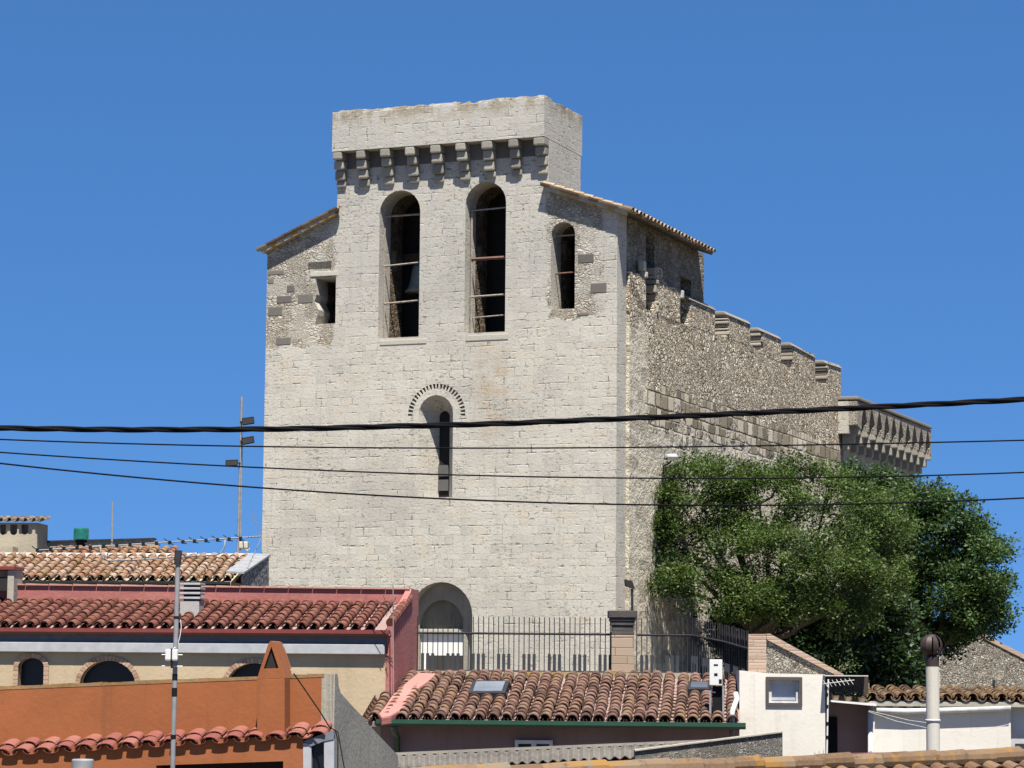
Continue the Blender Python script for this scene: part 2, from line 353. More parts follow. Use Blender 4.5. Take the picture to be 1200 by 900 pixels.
def m_rnd(name, cols, rough=.9):
    g = G(name, rough, .15); n = g.noise(g.pos, 12.0, 5.0, .7)
    c = g.ramp(g.attr(), [(i/(len(cols)-1), q) for i, q in enumerate(cols)])
    c = g.mix(g.ma('MULTIPLY', g.ss(n, .5, .78), .4), c, tuple(x*.5 for x in cols[0]))
    return g.fin(c, g.bump(n, .01))
def m_leaf(name, cols, trans=.35):
    g = G(name, .55, .3); g.k = .95; r = g.attr()
    c = g.ramp(r, [(i/(len(cols)-1), q) for i, q in enumerate(cols)])
    g.fin(c); tr = g.n('ShaderNodeBsdfTranslucent', 0, Color=g.mix(.5, c, (.10,.16,.015)))
    mx = g.n('ShaderNodeMixShader', 0, _0=trans, _1=g.b.outputs[0], _2=tr)
    g.nt.links.new(mx, g.nt.nodes['Material Output'].inputs[0]); return g.m
def m_bark(name, col=(.11,.09,.07)):
    g = G(name, .95, .1); n = g.noise(g.map(g.pos, (5, 5, 1)), 2.2, 5.0, .7)
    return g.fin(g.ramp(n, [(.3, tuple(x*.5 for x in col)), (.7, tuple(x*1.5 for x in col))]), g.bump(n, .03))
def m_glass(name, col=(.02,.022,.026), rough=.08):
    g = G(name, rough, .25); return g.fin(g.ramp(g.noise(g.pos, 1.5), [(.3, tuple(x*.8 for x in col)), (.7, tuple(x*1.2 for x in col))]))

# ------------------------------------------------------------------ canal tile roofs
def tile_roof(mb, p0, along, up_, ncol, nrow, sp=.23, course=.24, r=.083, hgt=1.0, jit=.010, seed=1, cap=True, mi=0, rim=.016, amp=0.0, pan=.8):
    rg = random.Random(seed); al = along.normalized(); uu = up_.normalized(); n = al.cross(uu).normalized()
    if n.z < 0: n = -n
    def half(c0, c1, r0, r1, sgn, val, seg=7):
        a0 = [c0 + al*(math.cos(math.pi*k/seg)*r0) + n*(sgn*math.sin(math.pi*k/seg)*r0*hgt) for k in range(seg+1)]
        a1 = [c1 + al*(math.cos(math.pi*k/seg)*r1) + n*(sgn*math.sin(math.pi*k/seg)*r1*hgt) for k in range(seg+1)]
        m = seg+1
        mb.add(a0+a1, [(k, k+1, k+1+m, k+m) for k in range(seg)], val, mi)
        ri_ = r0-rim
        a2 = [c0 + al*(math.cos(math.pi*k/seg)*ri_) + n*(sgn*math.sin(math.pi*k/seg)*ri_*hgt) for k in range(seg+1)]
        a3 = [p + uu*.12 for p in a2]
        mb.add(a0+a2, [(k, k+m, k+1+m, k+1) for k in range(seg)], val, mi)
        if sgn > 0: mb.add(a2+a3, [(k, k+m, k+1+m, k+1) for k in range(seg)], val*.6, mi)
    for c in range(ncol):
        off = rg.uniform(-jit, jit)*1.2; ph = rg.uniform(0, 6)
        for k in range(nrow):
            j = rg.uniform(-jit, jit); lift = rg.uniform(0, .012)
            wv = amp*math.sin(c*.55+ph*.15)*math.sin(k*.35)
            b0 = p0 + al*((c+.5)*sp+off+j) + uu*(k*course + (rg.uniform(-.02, .02) if k else rg.uniform(-.015, .015))) + n*(.045+lift+wv)
            b1 = p0 + al*((c+.5)*sp+off+rg.uniform(-jit, jit)) + uu*((k+1)*course+.07) + n*(.025+lift+wv)
            half(b0, b1, r, r*.86, 1, rg.random())
            q0 = p0 + al*(c*sp+off) + uu*(k*course-.02) + n*(.075+wv); q1 = p0 + al*(c*sp+off) + uu*((k+1)*course+.06) + n*(.055+wv)
            half(q0, q1, r*.92, r*.98, -1, rg.random()*pan)
    return mb

M = {}
# ================================================================== TERRAIN
def zt(y):
    if y <= 24: return -8.0
    if y <= 40: return -8.0 + 4.5*(y-24)/16
    if y <= 47.5: return -3.5
    if y <= 47.9: return -3.5 + 3.7*(y-47.5)/.4
    if y <= 125: return 0.2
    if y <= 190: return .2 - 9*(y-125)/65
    return -8.8
ys = [-400,-60,0,12,24,30,35,40,47.5,47.9,60,75,90,110,125,150,190,300,800,2500,6000]
def zr_(y):                                           # lower lane on the right, rising gently to the old wall
    if y <= 40: return zt(y)
    if y <= 100: return -1.6 + 1.5*max(0, y-47.9)/52.1 if y > 47.9 else -3.5+1.9*(y-40)/7.9
    return min(zt(y), -.1 if y < 126 else 99)
xs = [-5000,-1500,-400,-120,-60,-30,-15,0,4.2,4.7,8,15,30,60,120,400,1500,5000]
mb = MB(); mb.add([(x, y, ZC+(zr_(y) if x > 4.5 else zt(y))) for y in ys for x in xs],
   [(j*len(xs)+i, j*len(xs)+i+1, (j+1)*len(xs)+i+1, (j+1)*len(xs)+i) for j in range(len(ys)-1) for i in range(len(xs)-1)])
g = G('ground_earth', .95, .1); nn = g.noise(g.pos, .6, 6.0, .7)
M['ground'] = g.fin(g.ramp(nn, [(.3, (.16,.135,.10)), (.55, (.24,.21,.16)), (.75, (.12,.13,.06))]), g.bump(nn, .05))
struct(mb.build('ground', M['ground'], norm=False))

# ================================================================== CHURCH
T = Fr(721.2, 800, 85, 22)
H = T.hit
uL = H(309.5, 500)[0]; uC0 = H(395.5, 215)[0]; uC1 = H(643, 200)[0]
zTop = H(640, 125)[1]; zl1 = H(314, 291)[1]; zl2 = H(396, 250)[1]; zr1 = H(722, 246)[1]; zr2 = H(643, 222)[1]
ZB = -0.35
def ar(fr, cx, ytop, w2, ybot, n=10, w=0.0, ry=None, yspring=None):
    """arched opening given by centre x, top y, half width, bottom y (photo px) -> polygon in (u, z)"""
    u, zt_ = fr.hit(cx, ytop, w); r = abs(fr.hit(cx+w2, ytop, w)[0]-u); zb = fr.hit(cx, ybot, w)[1]
    rz = r if yspring is None else zt_ - fr.hit(cx, yspring, w)[1]
    zs = zt_ - rz
    return [(u-r, zb), (u+r, zb)] + [(u+r*math.cos(math.pi*k/n), zs+rz*math.sin(math.pi*k/n)) for k in range(n+1)]
def rect(fr, x0, y0, x1, y1, w=0.0):
    a = fr.hit(x0, y1, w); b = fr.hit(x1, y0, w); return [(a[0], a[1]), (b[0], a[1]), (b[0], b[1]), (a[0], b[1])]
tw = dict(ul=H(393, 350)[0], zl=H(350, 408)[1], ur=H(641, 300)[0], zr=H(690, 372)[1], us=H(577, 460)[0], zs=H(577, 460)[1], zt=H(515, 122, -.45)[1])
M['stone'] = m_limestone('limestone_facade', tower=tw)
M['stone_plain'] = m_limestone('limestone_plain', bright=.96)
sw = dict(zb=T.hitu(800, 462)[1], zp=T.hitu(800, 508)[1], wn=T.hitu(754, 500)[0], zn=T.hitu(730, 372)[1])
wm = T.hitu(870, 430)[0]
M['rubble'] = m_rubble('fieldstone_rubble', tower=sw, scale=4.3, dist=.12, mortar=(.36,.31,.24), gap=(.085,.066,.05), cols=[(0, (.29,.225,.155)), (.22, (.50,.425,.325)), (.6, (.70,.635,.515)), (1, (.82,.77,.66))])
M['rubble2'] = m_rubble('fieldstone_wall', scale=4.2, dist=.05, cols=[(0,(.24,.21,.17)),(.4,(.38,.345,.28)),(.8,(.46,.42,.35)),(1,(.52,.48,.41))])
M['greyplaster'] = m_plaster('grey_render', (.215,.19,.155), .25, .02, streak=.35)
M['darkstone'] = m_rnd('dark_basalt_block', [(.13,.12,.105), (.20,.18,.155), (.17,.15,.13)])
M['paleblock'] = m_rnd('pale_block', [(.42,.39,.32), (.50,.47,.39), (.55,.52,.44)])
M['capstone'] = m_rnd('weathered_coping', [(.20,.18,.15), (.28,.25,.20), (.25,.19,.14)])
M['darkwood'] = m_plain('dark_eave_boards', (.10,.075,.05), .9, var=.3)
M['black'] = m_plain('dark_interior', (.012,.011,.010), .9, var=.2)  # near-black base colour paints the unlit insides of openings
M['rusty'] = m_plain('painted_rusty_bar', (.29,.25,.205), .8, var=.4, sc=14)
M['rust'] = m_plain('rust', (.16,.075,.05), .8, var=.3)
M['oldtile'] = m_tile('old_canal_tile', [(.17,.11,.075), (.28,.20,.14), (.40,.33,.25), (.32,.24,.17)], (.30,.21,.07), .5)

church = thing('church', 'tall fortified stone church with bell openings and a crenellated rubble side wall', 'church', T.W(-6, 6, ZB))

openings = [ar(T, 469, 223, 23.8, 395.3, 12), ar(T, 569.5, 213, 23.8, 389.5, 12), ar(T, 660, 260, 14, 362, 10), rect(T, 369, 325, 393.8, 380)]
# square opening with a broken left jamb
sq = openings[3]; du = sq[1][0]-sq[0][0]; dz = sq[2][1]-sq[0][1]
openings[3] = [sq[0], sq[1], sq[2], sq[3], (sq[0][0]+.05, sq[3][1]-.35*dz), (sq[0][0]-.03, sq[3][1]-.5*dz), (sq[0][0]+.12, sq[3][1]-.68*dz), (sq[0][0]+.10, sq[3][1]-.8*dz)]
# splayed slit window
so_ = ar(T, 511, 463, 20.2, 583, 12)
D = .82; cu, ct = T.hit(521.3, 482, D); rb = .185; cb = T.hit(521.3, 583, D)[1]
si_ = [(cu-rb, cb), (cu+rb, cb)] + [(cu+rb*math.cos(math.pi*k/12), ct-rb+rb*math.sin(math.pi*k/12)) for k in range(13)]
# portal
po = ar(T, 517, 682, 37, 806, 14, yspring=722)
# dogtooth recesses round the slit window's arch
uc, zc_ = T.hit(511.5, 486); teeth = []
for k in range(25):
    a0 = math.pi*(-.02+1.02*k/24.5); a1 = a0 + math.pi*.022; r1 = abs(T.hit(544.8, 486)[0]-T.hit(477.6, 486)[0])/2; r0 = r1*.80
    p = lambda r, a: (uc+r*math.cos(a), zc_+r*math.sin(a))
    teeth.append([p(r0+.05, a0), p(r1, a0-.012), p(r1, a1+.012), p(r0+.02, a1)] if k % 3 else [p(r0+.06, a0+.01), p(r1, a0), p(r1, a1+.012), p(r0, a1)])
def tooth(p): return (p, p, .14)
holes_low = [(so_, si_, D), (po, po, .66)] + [tooth(p) for p in teeth]
# facade: polygon with a slightly irregular verge
outer = [(uL, ZB), (0, ZB), (0, zr1), (uC1, zr2), (uC1, zTop), (uC0, zTop), (uC0, zl2), (uL, zl1)]
fac = MB().plate(T.front, outer, openings + holes_low, 0, .90)
fac.build('facade', M['stone'], church, T)
# the inner leaf of the wall is bare brown earth-mortared masonry
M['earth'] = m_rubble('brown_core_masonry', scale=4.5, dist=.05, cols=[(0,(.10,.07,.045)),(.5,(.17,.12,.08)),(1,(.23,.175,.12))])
zc0 = H(470, 420)[1]
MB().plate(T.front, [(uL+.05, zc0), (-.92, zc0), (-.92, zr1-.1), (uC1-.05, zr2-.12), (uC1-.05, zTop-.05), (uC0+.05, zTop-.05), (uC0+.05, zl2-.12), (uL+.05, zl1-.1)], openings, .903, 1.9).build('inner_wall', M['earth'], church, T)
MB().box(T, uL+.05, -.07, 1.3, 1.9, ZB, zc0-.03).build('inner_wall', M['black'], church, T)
# splay and portal are real recesses; a black plug paints the slit's darkness
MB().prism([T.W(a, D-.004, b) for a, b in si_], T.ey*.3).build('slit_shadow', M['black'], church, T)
m_slit = m_plain('grey_slit_panel', (.10,.095,.09), .8)
for yy in (551, 568):
    a = T.hit(521, yy, D-.05); MB().box(T, cu-rb, cu+rb, D-.07, D-.02, a[1]-.20, a[1]+.17, .5).build('window_panel', m_slit, church, T)
# portal tympanum, stepped inner arch, lintel and door
q = lambda x, y, d: T.hit(x, y, d)
inner = ar(T, 520, 703, 26, 800, 12, .62, yspring=735)
MB().plate(T.front, [(po[0][0]+.01, ZB), (po[1][0]-.01, ZB)] + [(p[0]*1.0, p[1]-.01) for p in po[2:]], [inner], .46, .607).build('inner_arch', m_plaster('worn_arch_painted_shade', (.33,.305,.25), .2, .015, streak=.4), church, T)  # greyer stone: dirt plus the recess shade put into the colour
MB().prism([T.W(p[0], .635, p[1]) for p in [(po[0][0]+.03, q(520, 738, .64)[1]), (po[1][0]-.03, q(520, 738, .64)[1])] + [(x*1.0, z-.03) for x, z in po[2:]]], T.ey*.02).build('tympanum', m_plaster('dirty_tympanum_painted_shade', (.20,.18,.135), .25, .015, streak=.4), church, T)  # dirty brown tone also paints the shade above the lintel
MB().box(T, po[0][0]+.03, po[1][0]-.03, .608, .655, ZB, q(520, 738, .64)[1]).build('sunlit_portal_panel', m_plaster('white_painted_sunlight', (.86,.84,.79), .05, .004), church, T)  # white panel paints the sunlit patch below the lintel
a = q(490, 742, .5); b = q(552, 734, .5)
MB().box(T, po[0][0]+.02, po[1][0]-.02, .50, .606, a[1]-.04, a[1]+.14).build('lintel', M['paleblock'], church, T, bevel=.015)
a = q(500, 768, .6); b = q(546, 800, .6)
dr = MB().box(T, a[0], b[0], .60, .652, ZB, a[1]).build('door', m_plain('dark_door_wood', (.03,.028,.026), .7), church, T)
dp = MB()
for k in range(7): dp.box(T, a[0]+(b[0]-a[0])*(k+.08)/7, a[0]+(b[0]-a[0])*(k+.92)/7, .585, .60, ZB, a[1]-.03)
dp.build('door_plank', m_plain('door_plank_wood', (.038,.034,.03), .75), dr, T)
# nave body behind the facade (interior stays dark)
wE = T.hitu(985.5, 470, .1)[0]; wB = T.hitu(825, 300)[0]
zE = T.hitu(985.5, 458, .1)[1]
MB().box(T, uL, uL+.9, 1.9, wE, ZB, zl1-.05).build('north_wall', M['stone_plain'], church, T)
MB().box(T, uL, -.02, wE-.9, wE, ZB, zE).build('east_wall', M['stone_plain'], church, T)
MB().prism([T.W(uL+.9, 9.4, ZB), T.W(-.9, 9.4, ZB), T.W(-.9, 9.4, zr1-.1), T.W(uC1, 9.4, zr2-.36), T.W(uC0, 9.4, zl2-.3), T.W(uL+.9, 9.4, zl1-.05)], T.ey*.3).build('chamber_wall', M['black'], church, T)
MB().box(T, uL+.9, -.8, 9.9, wE-.9, zE-1.5, zE-1.2).build('nave_vault', M['greyplaster'], church, T)
for nm, za in (('belfry_floor', H(470, 402)[1]),):
    MB().box(T, uL+.9, -.8, 1.9, 9.5, za-.3, za-.02).build(nm, M['greyplaster'], church, T)
# belfry block: flanks and rear of the bell wall above the roofs
zpl = min(zl2, zr2)-.8
bw = MB(); WBK = 3.0
bw.box(T, uC0, uC0+.045, .902, 1.9, zpl, zTop); bw.box(T, uC1-.045, uC1, .902, 1.9, zpl, zTop); bw.box(T, uC0+.045, uC1-.045, .902, 1.9, zTop-.04, zTop)
bw.box(T, uC0, uC0+.9, 1.9, WBK, zpl, zTop); bw.box(T, uC1-.9, uC1, 1.9, WBK, zpl, zTop); MB().box(T, uC0+.9, uC1-.9, WBK-.22, WBK-.155, H(470, 402)[1]-.1, zTop-.45).build('belfry_back', m_plain('painted_dark_plaster', (.035,.033,.032), .95, var=.3), church, T)  # rear wall coloured near-black to paint the darkness inside the belfry
bw.box(T, uC0+.9, uC1-.9, WBK-.15, WBK, H(470, 402)[1]-.1, zTop); bw.box(T, uC0+.9, uC1-.9, 1.9, WBK-.35, zTop-.4, zTop)
bw.build('belfry_wall', M['stone'], church, T)
# parapet with a worn top edge
wp = -.45; zp0 = H(515, 168.5, wp)[1]; zp1 = H(515, 121.0, wp)[1]
mb = MB(); n = 46; rg = random.Random(3)
u0p, u1p = uC0-.01, uC1+.005; w1p = WBK+.12
def ring(zf):
    pts = []
    for k in range(n+1): pts.append((u0p+(u1p-u0p)*k/n, wp))
    for k in range(1, 13): pts.append((u1p, wp+(w1p-wp)*k/12))
    for k in range(1, n+1): pts.append((u1p-(u1p-u0p)*k/n, w1p))
    for k in range(1, 12): pts.append((u0p, w1p-(w1p-wp)*k/12))
    return [(a, b, zf) for a, b in pts]
lo = ring(zp0); hi = []
for i, (a, b, c) in enumerate(ring(zp1)): hi.append((a + rg.uniform(-.012, .012), b + rg.uniform(0, .03), c + rg.uniform(-.035, .025) - (.05 if rg.random() < .10 else 0) + .012*math.sin(i*.37)))
N = len(lo); cx = (u0p+u1p)/2; cw = (wp+w1p)/2
mid = [(a+(.0), b, zp0+(c-zp0)*.92) for (a, b, c) in ring(zp1)]
inn = [(a+(cx-a)*.10, b+(cw-b)*.42, zp1-.02+rg.uniform(-.02,.02)) for a, b, c in ring(zp1)]
vs = [T.W(*p) for p in lo+mid+hi+inn]
fs = [(r*N+i, r*N+(i+1) % N, (r+1)*N+(i+1) % N, (r+1)*N+i) for r in range(3) for i in range(N)] + [tuple(range(3*N, 4*N)), tuple(range(N-1, -1, -1))]
mb.add(vs, fs); par = mb.build('parapet', M['stone'], church, T)
MB().hexa([T.W(uC0-.3, WBK+.002, zl2-.5), T.W(uC1+.3, WBK+.002, zr2-.5), T.W(uC1+.3, WBK+.002, zr2-.35), T.W(uC0-.3, WBK+.002, zl2-.35), T.W(uC0-.3, 9.7, zl2-.5), T.W(uC1+.3, 9.7, zr2-.5), T.W(uC1+.3, 9.7, zr2-.35), T.W(uC0-.3, 9.7, zl2-.35)]).build('rear_roof', M['greyplaster'], church, T)
# corbels
cbs = [396.5, 424, 452.5, 482, 511.5, 541.5, 572, 602.5, 633.5]
cwid = .37; m_corb = m_rnd('corbel_stone', [(.24,.22,.185), (.33,.305,.25), (.40,.37,.31)])
def corb(uc):
    c = MB(); z = zp0; us = uc-cwid/2; ue = uc+cwid/2
    j = [rng.uniform(-.03, .03) for _ in range(4)]; k_ = [rng.uniform(-.022, .022) for _ in range(8)]
    for i, (dep, zt_, zb_) in enumerate(((.445, 0, .30+j[0]), (.33+j[3]*.8, .30+j[0], .62+j[1]), (.20+j[1], .62+j[1], .95+j[2]), (.09+abs(j[0]), .95+j[2], 1.22+j[3]))):
        c.box(T, us+k_[i], ue+k_[4+i], -dep, .02, z-zb_+.006, z-zt_-.002, rng.random())
    return c
MB().box(T, uC0+.004, uC1-.004, -.004, .1, zp0-.55, zp0-.004).build('slot_shade_band', m_plaster('painted_slot_shade', (.15,.14,.125), .3, .02, dirt=(.07,.065,.06), dirt_amt=.6), church, T)  # dark band paints the deep shade in the slots between corbels
for i, px in enumerate(cbs):
    uc_ = H(px, 185, -.3)[0]; uc_ = min(max(uc_, uC0+cwid/2), uC1-cwid/2)
    corb(uc_).build('corbel', m_corb, church, T, bevel=.055)
# loose masonry: dark blocks in the left infill, lintels and quoins
def blk(px0, py0, px1, py1, w0=-.012, w1=.2):
    a = T.hit(px0, py1); b = T.hit(px1, py0); return (a[0], b[0], w0, w1, a[1], b[1])
for (x0, y0, x1, y1) in ((313.5,316,333,323),(313.5,326,321,333),(336,334,345,343),(324,346,342,356),(349,344,367,356),(314,359,331,371),(323,395,341,405),(692,331,711,344),(677,297,696,309),(676,366,690,371)):
    MB().box(T, *blk(x0, y0, x1, y1), val=rng.random()).build('dark_block', M['darkstone'], church, T, bevel=.03)
db = MB(); db.box(T, *blk(361, 306, 388.5, 316, .0), val=.4); db.build('niche_block', m_rnd('niche_stone', [(.11,.10,.085), (.15,.135,.115)]), church, T)
MB().box(T, *blk(364, 317, 395, 324.6, -.03), val=.8).build('window_lintel', M['paleblock'], church, T, bevel=.02)
MB().box(T, *blk(445, 396.5, 500, 405, -.02), val=.4).build('window_sill', M['paleblock'], church, T, bevel=.02)
MB().box(T, *blk(546, 391, 596, 400, -.02), val=.3).build('window_sill', M['paleblock'], church, T, bevel=.02)
# voussoirs of the bell openings are in the masonry; iron bars
def bars(name_loc, lst, mat_of):
    for (x0, y0, x1, y1, r) in lst:
        a = T.hit(x0, y0, .42); b = T.hit(x1, y1, .42)
        MB().tube([T.W(a[0], .42, a[1]), T.W(b[0], .42, b[1])], r, 6).build('window_bar', mat_of, church, T)
bars(0, [(451.3,254,450,396,.03),(451,254,493,251,.035),(450.6,312,492,307.5,.032),(450.3,356,491.5,352,.034)], M['rusty'])
bars(0, [(553,246,552,391,.04),(553,247,594,243,.03),(551,348,593,345,.035),(547,373,592.5,369,.022)], M['rusty'])
bars(0, [(553,304,594,301.5,.06),(649.5,321,674,319,.03)], M['rust'])
bars(0, [(649.6,276,648.8,362,.035),(649.5,277,675,275,.03)], M['rusty'])
# bell hanging in the left opening
bc = T.hit(493, 343, 2.4); z0 = bc[1]
bz = (T.hit(493, 309, 2.4)[1]-z0)
bell = thing('bell', 'grey green bronze bell hanging in the left bell opening of the church', 'bell', T.W(bc[0], 2.4, z0+bz))
pr = [(.52,0),(.53,.04),(.47,.12),(.40,.25),(.345,.45),(.31,.68),(.285,.85),(.22,.95),(.08,1.0)]
MB().lathe(T.W(bc[0], 2.4, z0), [(r*1.05, z*bz) for r, z in pr], 24).build('bell_body', m_plain('verdigris_bronze', (.33,.36,.33), .6, var=.2), bell, smooth=True)
MB().box(T, bc[0]-.9, bc[0]+.9, 2.25, 2.55, z0+bz+.0, z0+bz+.35).build('headstock', m_plain('old_timber', (.07,.055,.04), .9), bell, T, bevel=.02)

# ---- roofs on each side of the bell wall
e = T.hitu(729, 246, .42); eU = .42; zEave = e[1]; rW0 = -.22; rW1 = T.hitu(835, 292, eU)[0]
rU, rZ = uC1+.0, H(643, 214, rW0)[1]
zE2 = H(724, 243, rW0)[1]
def shed(u_e, z_e, u_r, z_r, w0, w1, nm, seed):
    slope = Vector(T.W(u_r, 0, z_r)-T.W(u_e, 0, z_e)); sl = slope.length
    d = slope.normalized(); out = T.ey; nrm = d.cross(out); nrm = nrm if nrm.z > 0 else -nrm
    s = MB(); a = T.W(u_e, w0, z_e); 
    s.hexa([a-nrm*.07, a-nrm*.07+d*sl, a+d*sl, a, a-nrm*.07+out*(w1-w0), a-nrm*.07+d*sl+out*(w1-w0), a+d*sl+out*(w1-w0), a+out*(w1-w0)])
    s.build('roof_slab', M['darkwood'], church, T)
    v = MB(); ns = 14
    for k in range(ns):
        p_ = a+d*(sl*k/ns); q_ = a+d*(sl*(k+.97)/ns); j = nrm*rng.uniform(-.015, .02)
        v.hexa([p_-nrm*.15-out*.05, q_-nrm*.15-out*.05, q_+nrm*.05-out*.05+j, p_+nrm*.05-out*.05+j, p_-nrm*.15+out*.16, q_-nrm*.15+out*.16, q_+nrm*.05+out*.16+j, p_+nrm*.05+out*.16+j], rng.random())
    v.build('verge', m_tile('mortared_verge', [(.40,.35,.26), (.46,.41,.32), (.34,.27,.17)], (.40,.26,.05), .75, .5), church, T)
    t = MB(); nc = int((w1-w0)/.355); a = a - d*.12; sl += .12
    al = out if u_e > u_r else out
    tile_roof(t, a, al, d, nc, int(sl/.36)+1, sp=(w1-w0)/nc, course=.36, r=.135, hgt=.9, seed=seed, rim=.02)
    t.build('roof_tiles', M['oldtile'], church, T, norm=False)
shed(eU, zE2-.12, rU, rZ-.10, rW0, rW1, 'r', 3)
lU, lZ = H(306, 290, -.22); l2 = H(396, 246, -.22)
shed(lU, lZ-.06, uC0, l2[1]-.02, -.22, 9.5, 'l', 4)
# cornice below the right eave
z_side_top = zr1-.12
# upper chamber flank (grey render) with a dark arched opening
UF = -.12; z_side_top = (zE2-.12) + ((rZ-.10)-(zE2-.12))*(eU-UF+.0)/(eU-rU) - .085; wBf = T.hitu(825, 300, UF)[0]; wq0, zq = T.hitu(762, 271, UF); r_ = .44; zb_ = T.hitu(762, 366, UF)[1]
ho = [(wq0-r_, zb_), (wq0+r_, zb_)] + [(wq0+r_*math.cos(math.pi*k/10), zq-r_+r_*math.sin(math.pi*k/10)) for k in range(11)]
w2a, w2b = T.hitu(797.5, 350, UF)[0], T.hitu(810, 350, UF)[0]; z2a, z2b = T.hitu(803, 386, UF)[1], T.hitu(803, 326, UF)[1]
ho2 = [(w2a, z2a), (w2b, z2a), (w2b, z2b), (w2a, z2b)]
MB().prism([T.W(UF-.385, a, b) for a, b in ho2], T.ex*(-.01)).build('dark_opening', M['black'], church, T)
MB().plate(lambda a, b, d: T.W(UF-d, a, b), [(.903, zc0), (wBf, zc0), (wBf, z_side_top), (.903, z_side_top)], [(ho, ho, .4), (ho2, ho2, .4)], .0, .405).build('chamber_flank', m_rubble('grey_annex_masonry', scale=3.2, dist=.04, cols=[(0,(.17,.145,.11)),(.4,(.24,.21,.17)),(.8,(.29,.26,.215)),(1,(.34,.31,.26))], mortar=(.24,.21,.17), gap=(.12,.10,.08)), church, T)
MB().prism([T.W(UF-.38, a, b) for a, b in ho], T.ex*(-.015)).build('dark_opening', M['black'], church, T)
MB().box(T, -.06, -.9, .903, wBf, ZB, zc0-.02).build('wall_core', M['greyplaster'], church, T)
MB().box(T, -6, UF-.41, wBf-.9, wBf, zE, z_side_top-.02).build('chamber_rear', M['greyplaster'], church, T)

# ---- nave side wall with merlons (rubble), proud of the chamber flank
UO = .12
S = lambda px, py: T.hitu(px, py, UO)
def sprism(pts, thick, val=.5, mb=None, uo=UO):
    mb = mb or MB(); mb.prism([T.W(uo, a, b) for a, b in pts], T.ex*(-thick), val); return mb
w37 = S(738, 500)[0]
top = [(738, 322), (757, 362), (797, 378.5), (809, 381), (837, 391), (853, 396), (880, 405), (893, 414), (915, 425), (930, 433), (955, 446), (969, 452), (985.5, 459)]
tl = [S(x, y) for x, y in top]
tl[1] = (tl[1][0], tl[1][1]); mono = [(w37, ZB)] + [(wE, ZB)] + tl[::-1]
sprism(mono, .75).build('nave_side_wall', M['rubble'], church, T)
def merlon(pts, cap, thick=.55, post=None):
    m = sprism([S(*p) for p in pts], thick).build('merlon', M['rubble'], church, T)
    if cap:
        (x0, y0), (x1, y1) = cap; a = S(x0, y0); b = S(x1, y1); a = (a[0], a[1]+rng.uniform(-.06, .03)); b = (b[0], b[1]+rng.uniform(-.07, .02))
        c = MB(); c.hexa([T.W(UO+.06, a[0]-.08, a[1]-.10), T.W(UO+.06, b[0]+.05, b[1]-.10), T.W(UO-.10, b[0]+.05, b[1]+.06), T.W(UO-.10, a[0]-.08, a[1]+.06),
                          T.W(UO-thick-.06, a[0]-.08, a[1]-.10), T.W(UO-thick-.06, b[0]+.05, b[1]-.10), T.W(UO-thick+.1, b[0]+.05, b[1]+.06), T.W(UO-thick+.1, a[0]-.08, a[1]+.06)], .4)
        c.build('coping', M['capstone'], m, T, bevel=.05)
    if post:
        x, y0, y1 = post; a = S(x, y0); b = S(x, y1); k = MB(); nst = 4
        cuts = sorted([0, 1]+[(q_+rng.uniform(-.3, .3))/7 for q_ in range(1, 7)])
        for i in range(7):
            zA = b[1]+(a[1]-b[1])*cuts[i]; zB = b[1]+(a[1]-b[1])*(cuts[i+1]-.03); j = rng.uniform(-.06, .10)
            k.box(T, UO-thick-rng.uniform(0, .10), UO+rng.uniform(-.04, .07), a[0]-.06-j, a[0]+.12, zA, zB, rng.random())
        k.build('jamb_stone', M['jamb'], m, T, bevel=.03)
M['jamb'] = m_rnd('jamb_stone', [(.33,.285,.22), (.40,.355,.28), (.46,.42,.35), (.38,.335,.265)])
merlon([(738,335),(739,318),(743,320),(749,320.5),(752,325),(757,330),(757,362),(748,362)], None)
merlon([(769,366),(770,313),(776,315),(778,330),(784,336),(790,337),(797,343),(797,380),(783,380)], None, post=(769.5, 312, 366))
merlon([(809,383),(809.5,350),(838,361),(837.5,393)], ((808,347),(838,360)), post=None)
merlon([(853,398),(853.5,368),(879,379),(879.5,406)], ((852,366),(879,378)), post=(853, 367, 396))
merlon([(893,415),(893.5,387),(915,397),(915.5,427)], ((892,385),(915,396)), post=(893, 386, 414))
merlon([(930,434),(930.5,405),(955,416),(955.5,447)], ((929,403),(955,415)), post=(930, 404, 433))
merlon([(969,453),(969.5,424),(985.5,430),(985.5,460)], ((968,422),(986,429.5)), post=(969, 423, 452))
# two broken corbel stumps by the chamber
for (x, y, h_) in ((755, 312, .17), (757, 322.5, .11), (799.5, 345.5, .15)):
    a = S(x, y); MB().box(T, UO-.16, UO+.07, a[0]-.2, a[0]+.05, a[1]-h_, a[1]+h_, .7).build('corbel_stump', M['paleblock'], church, T, bevel=.05)

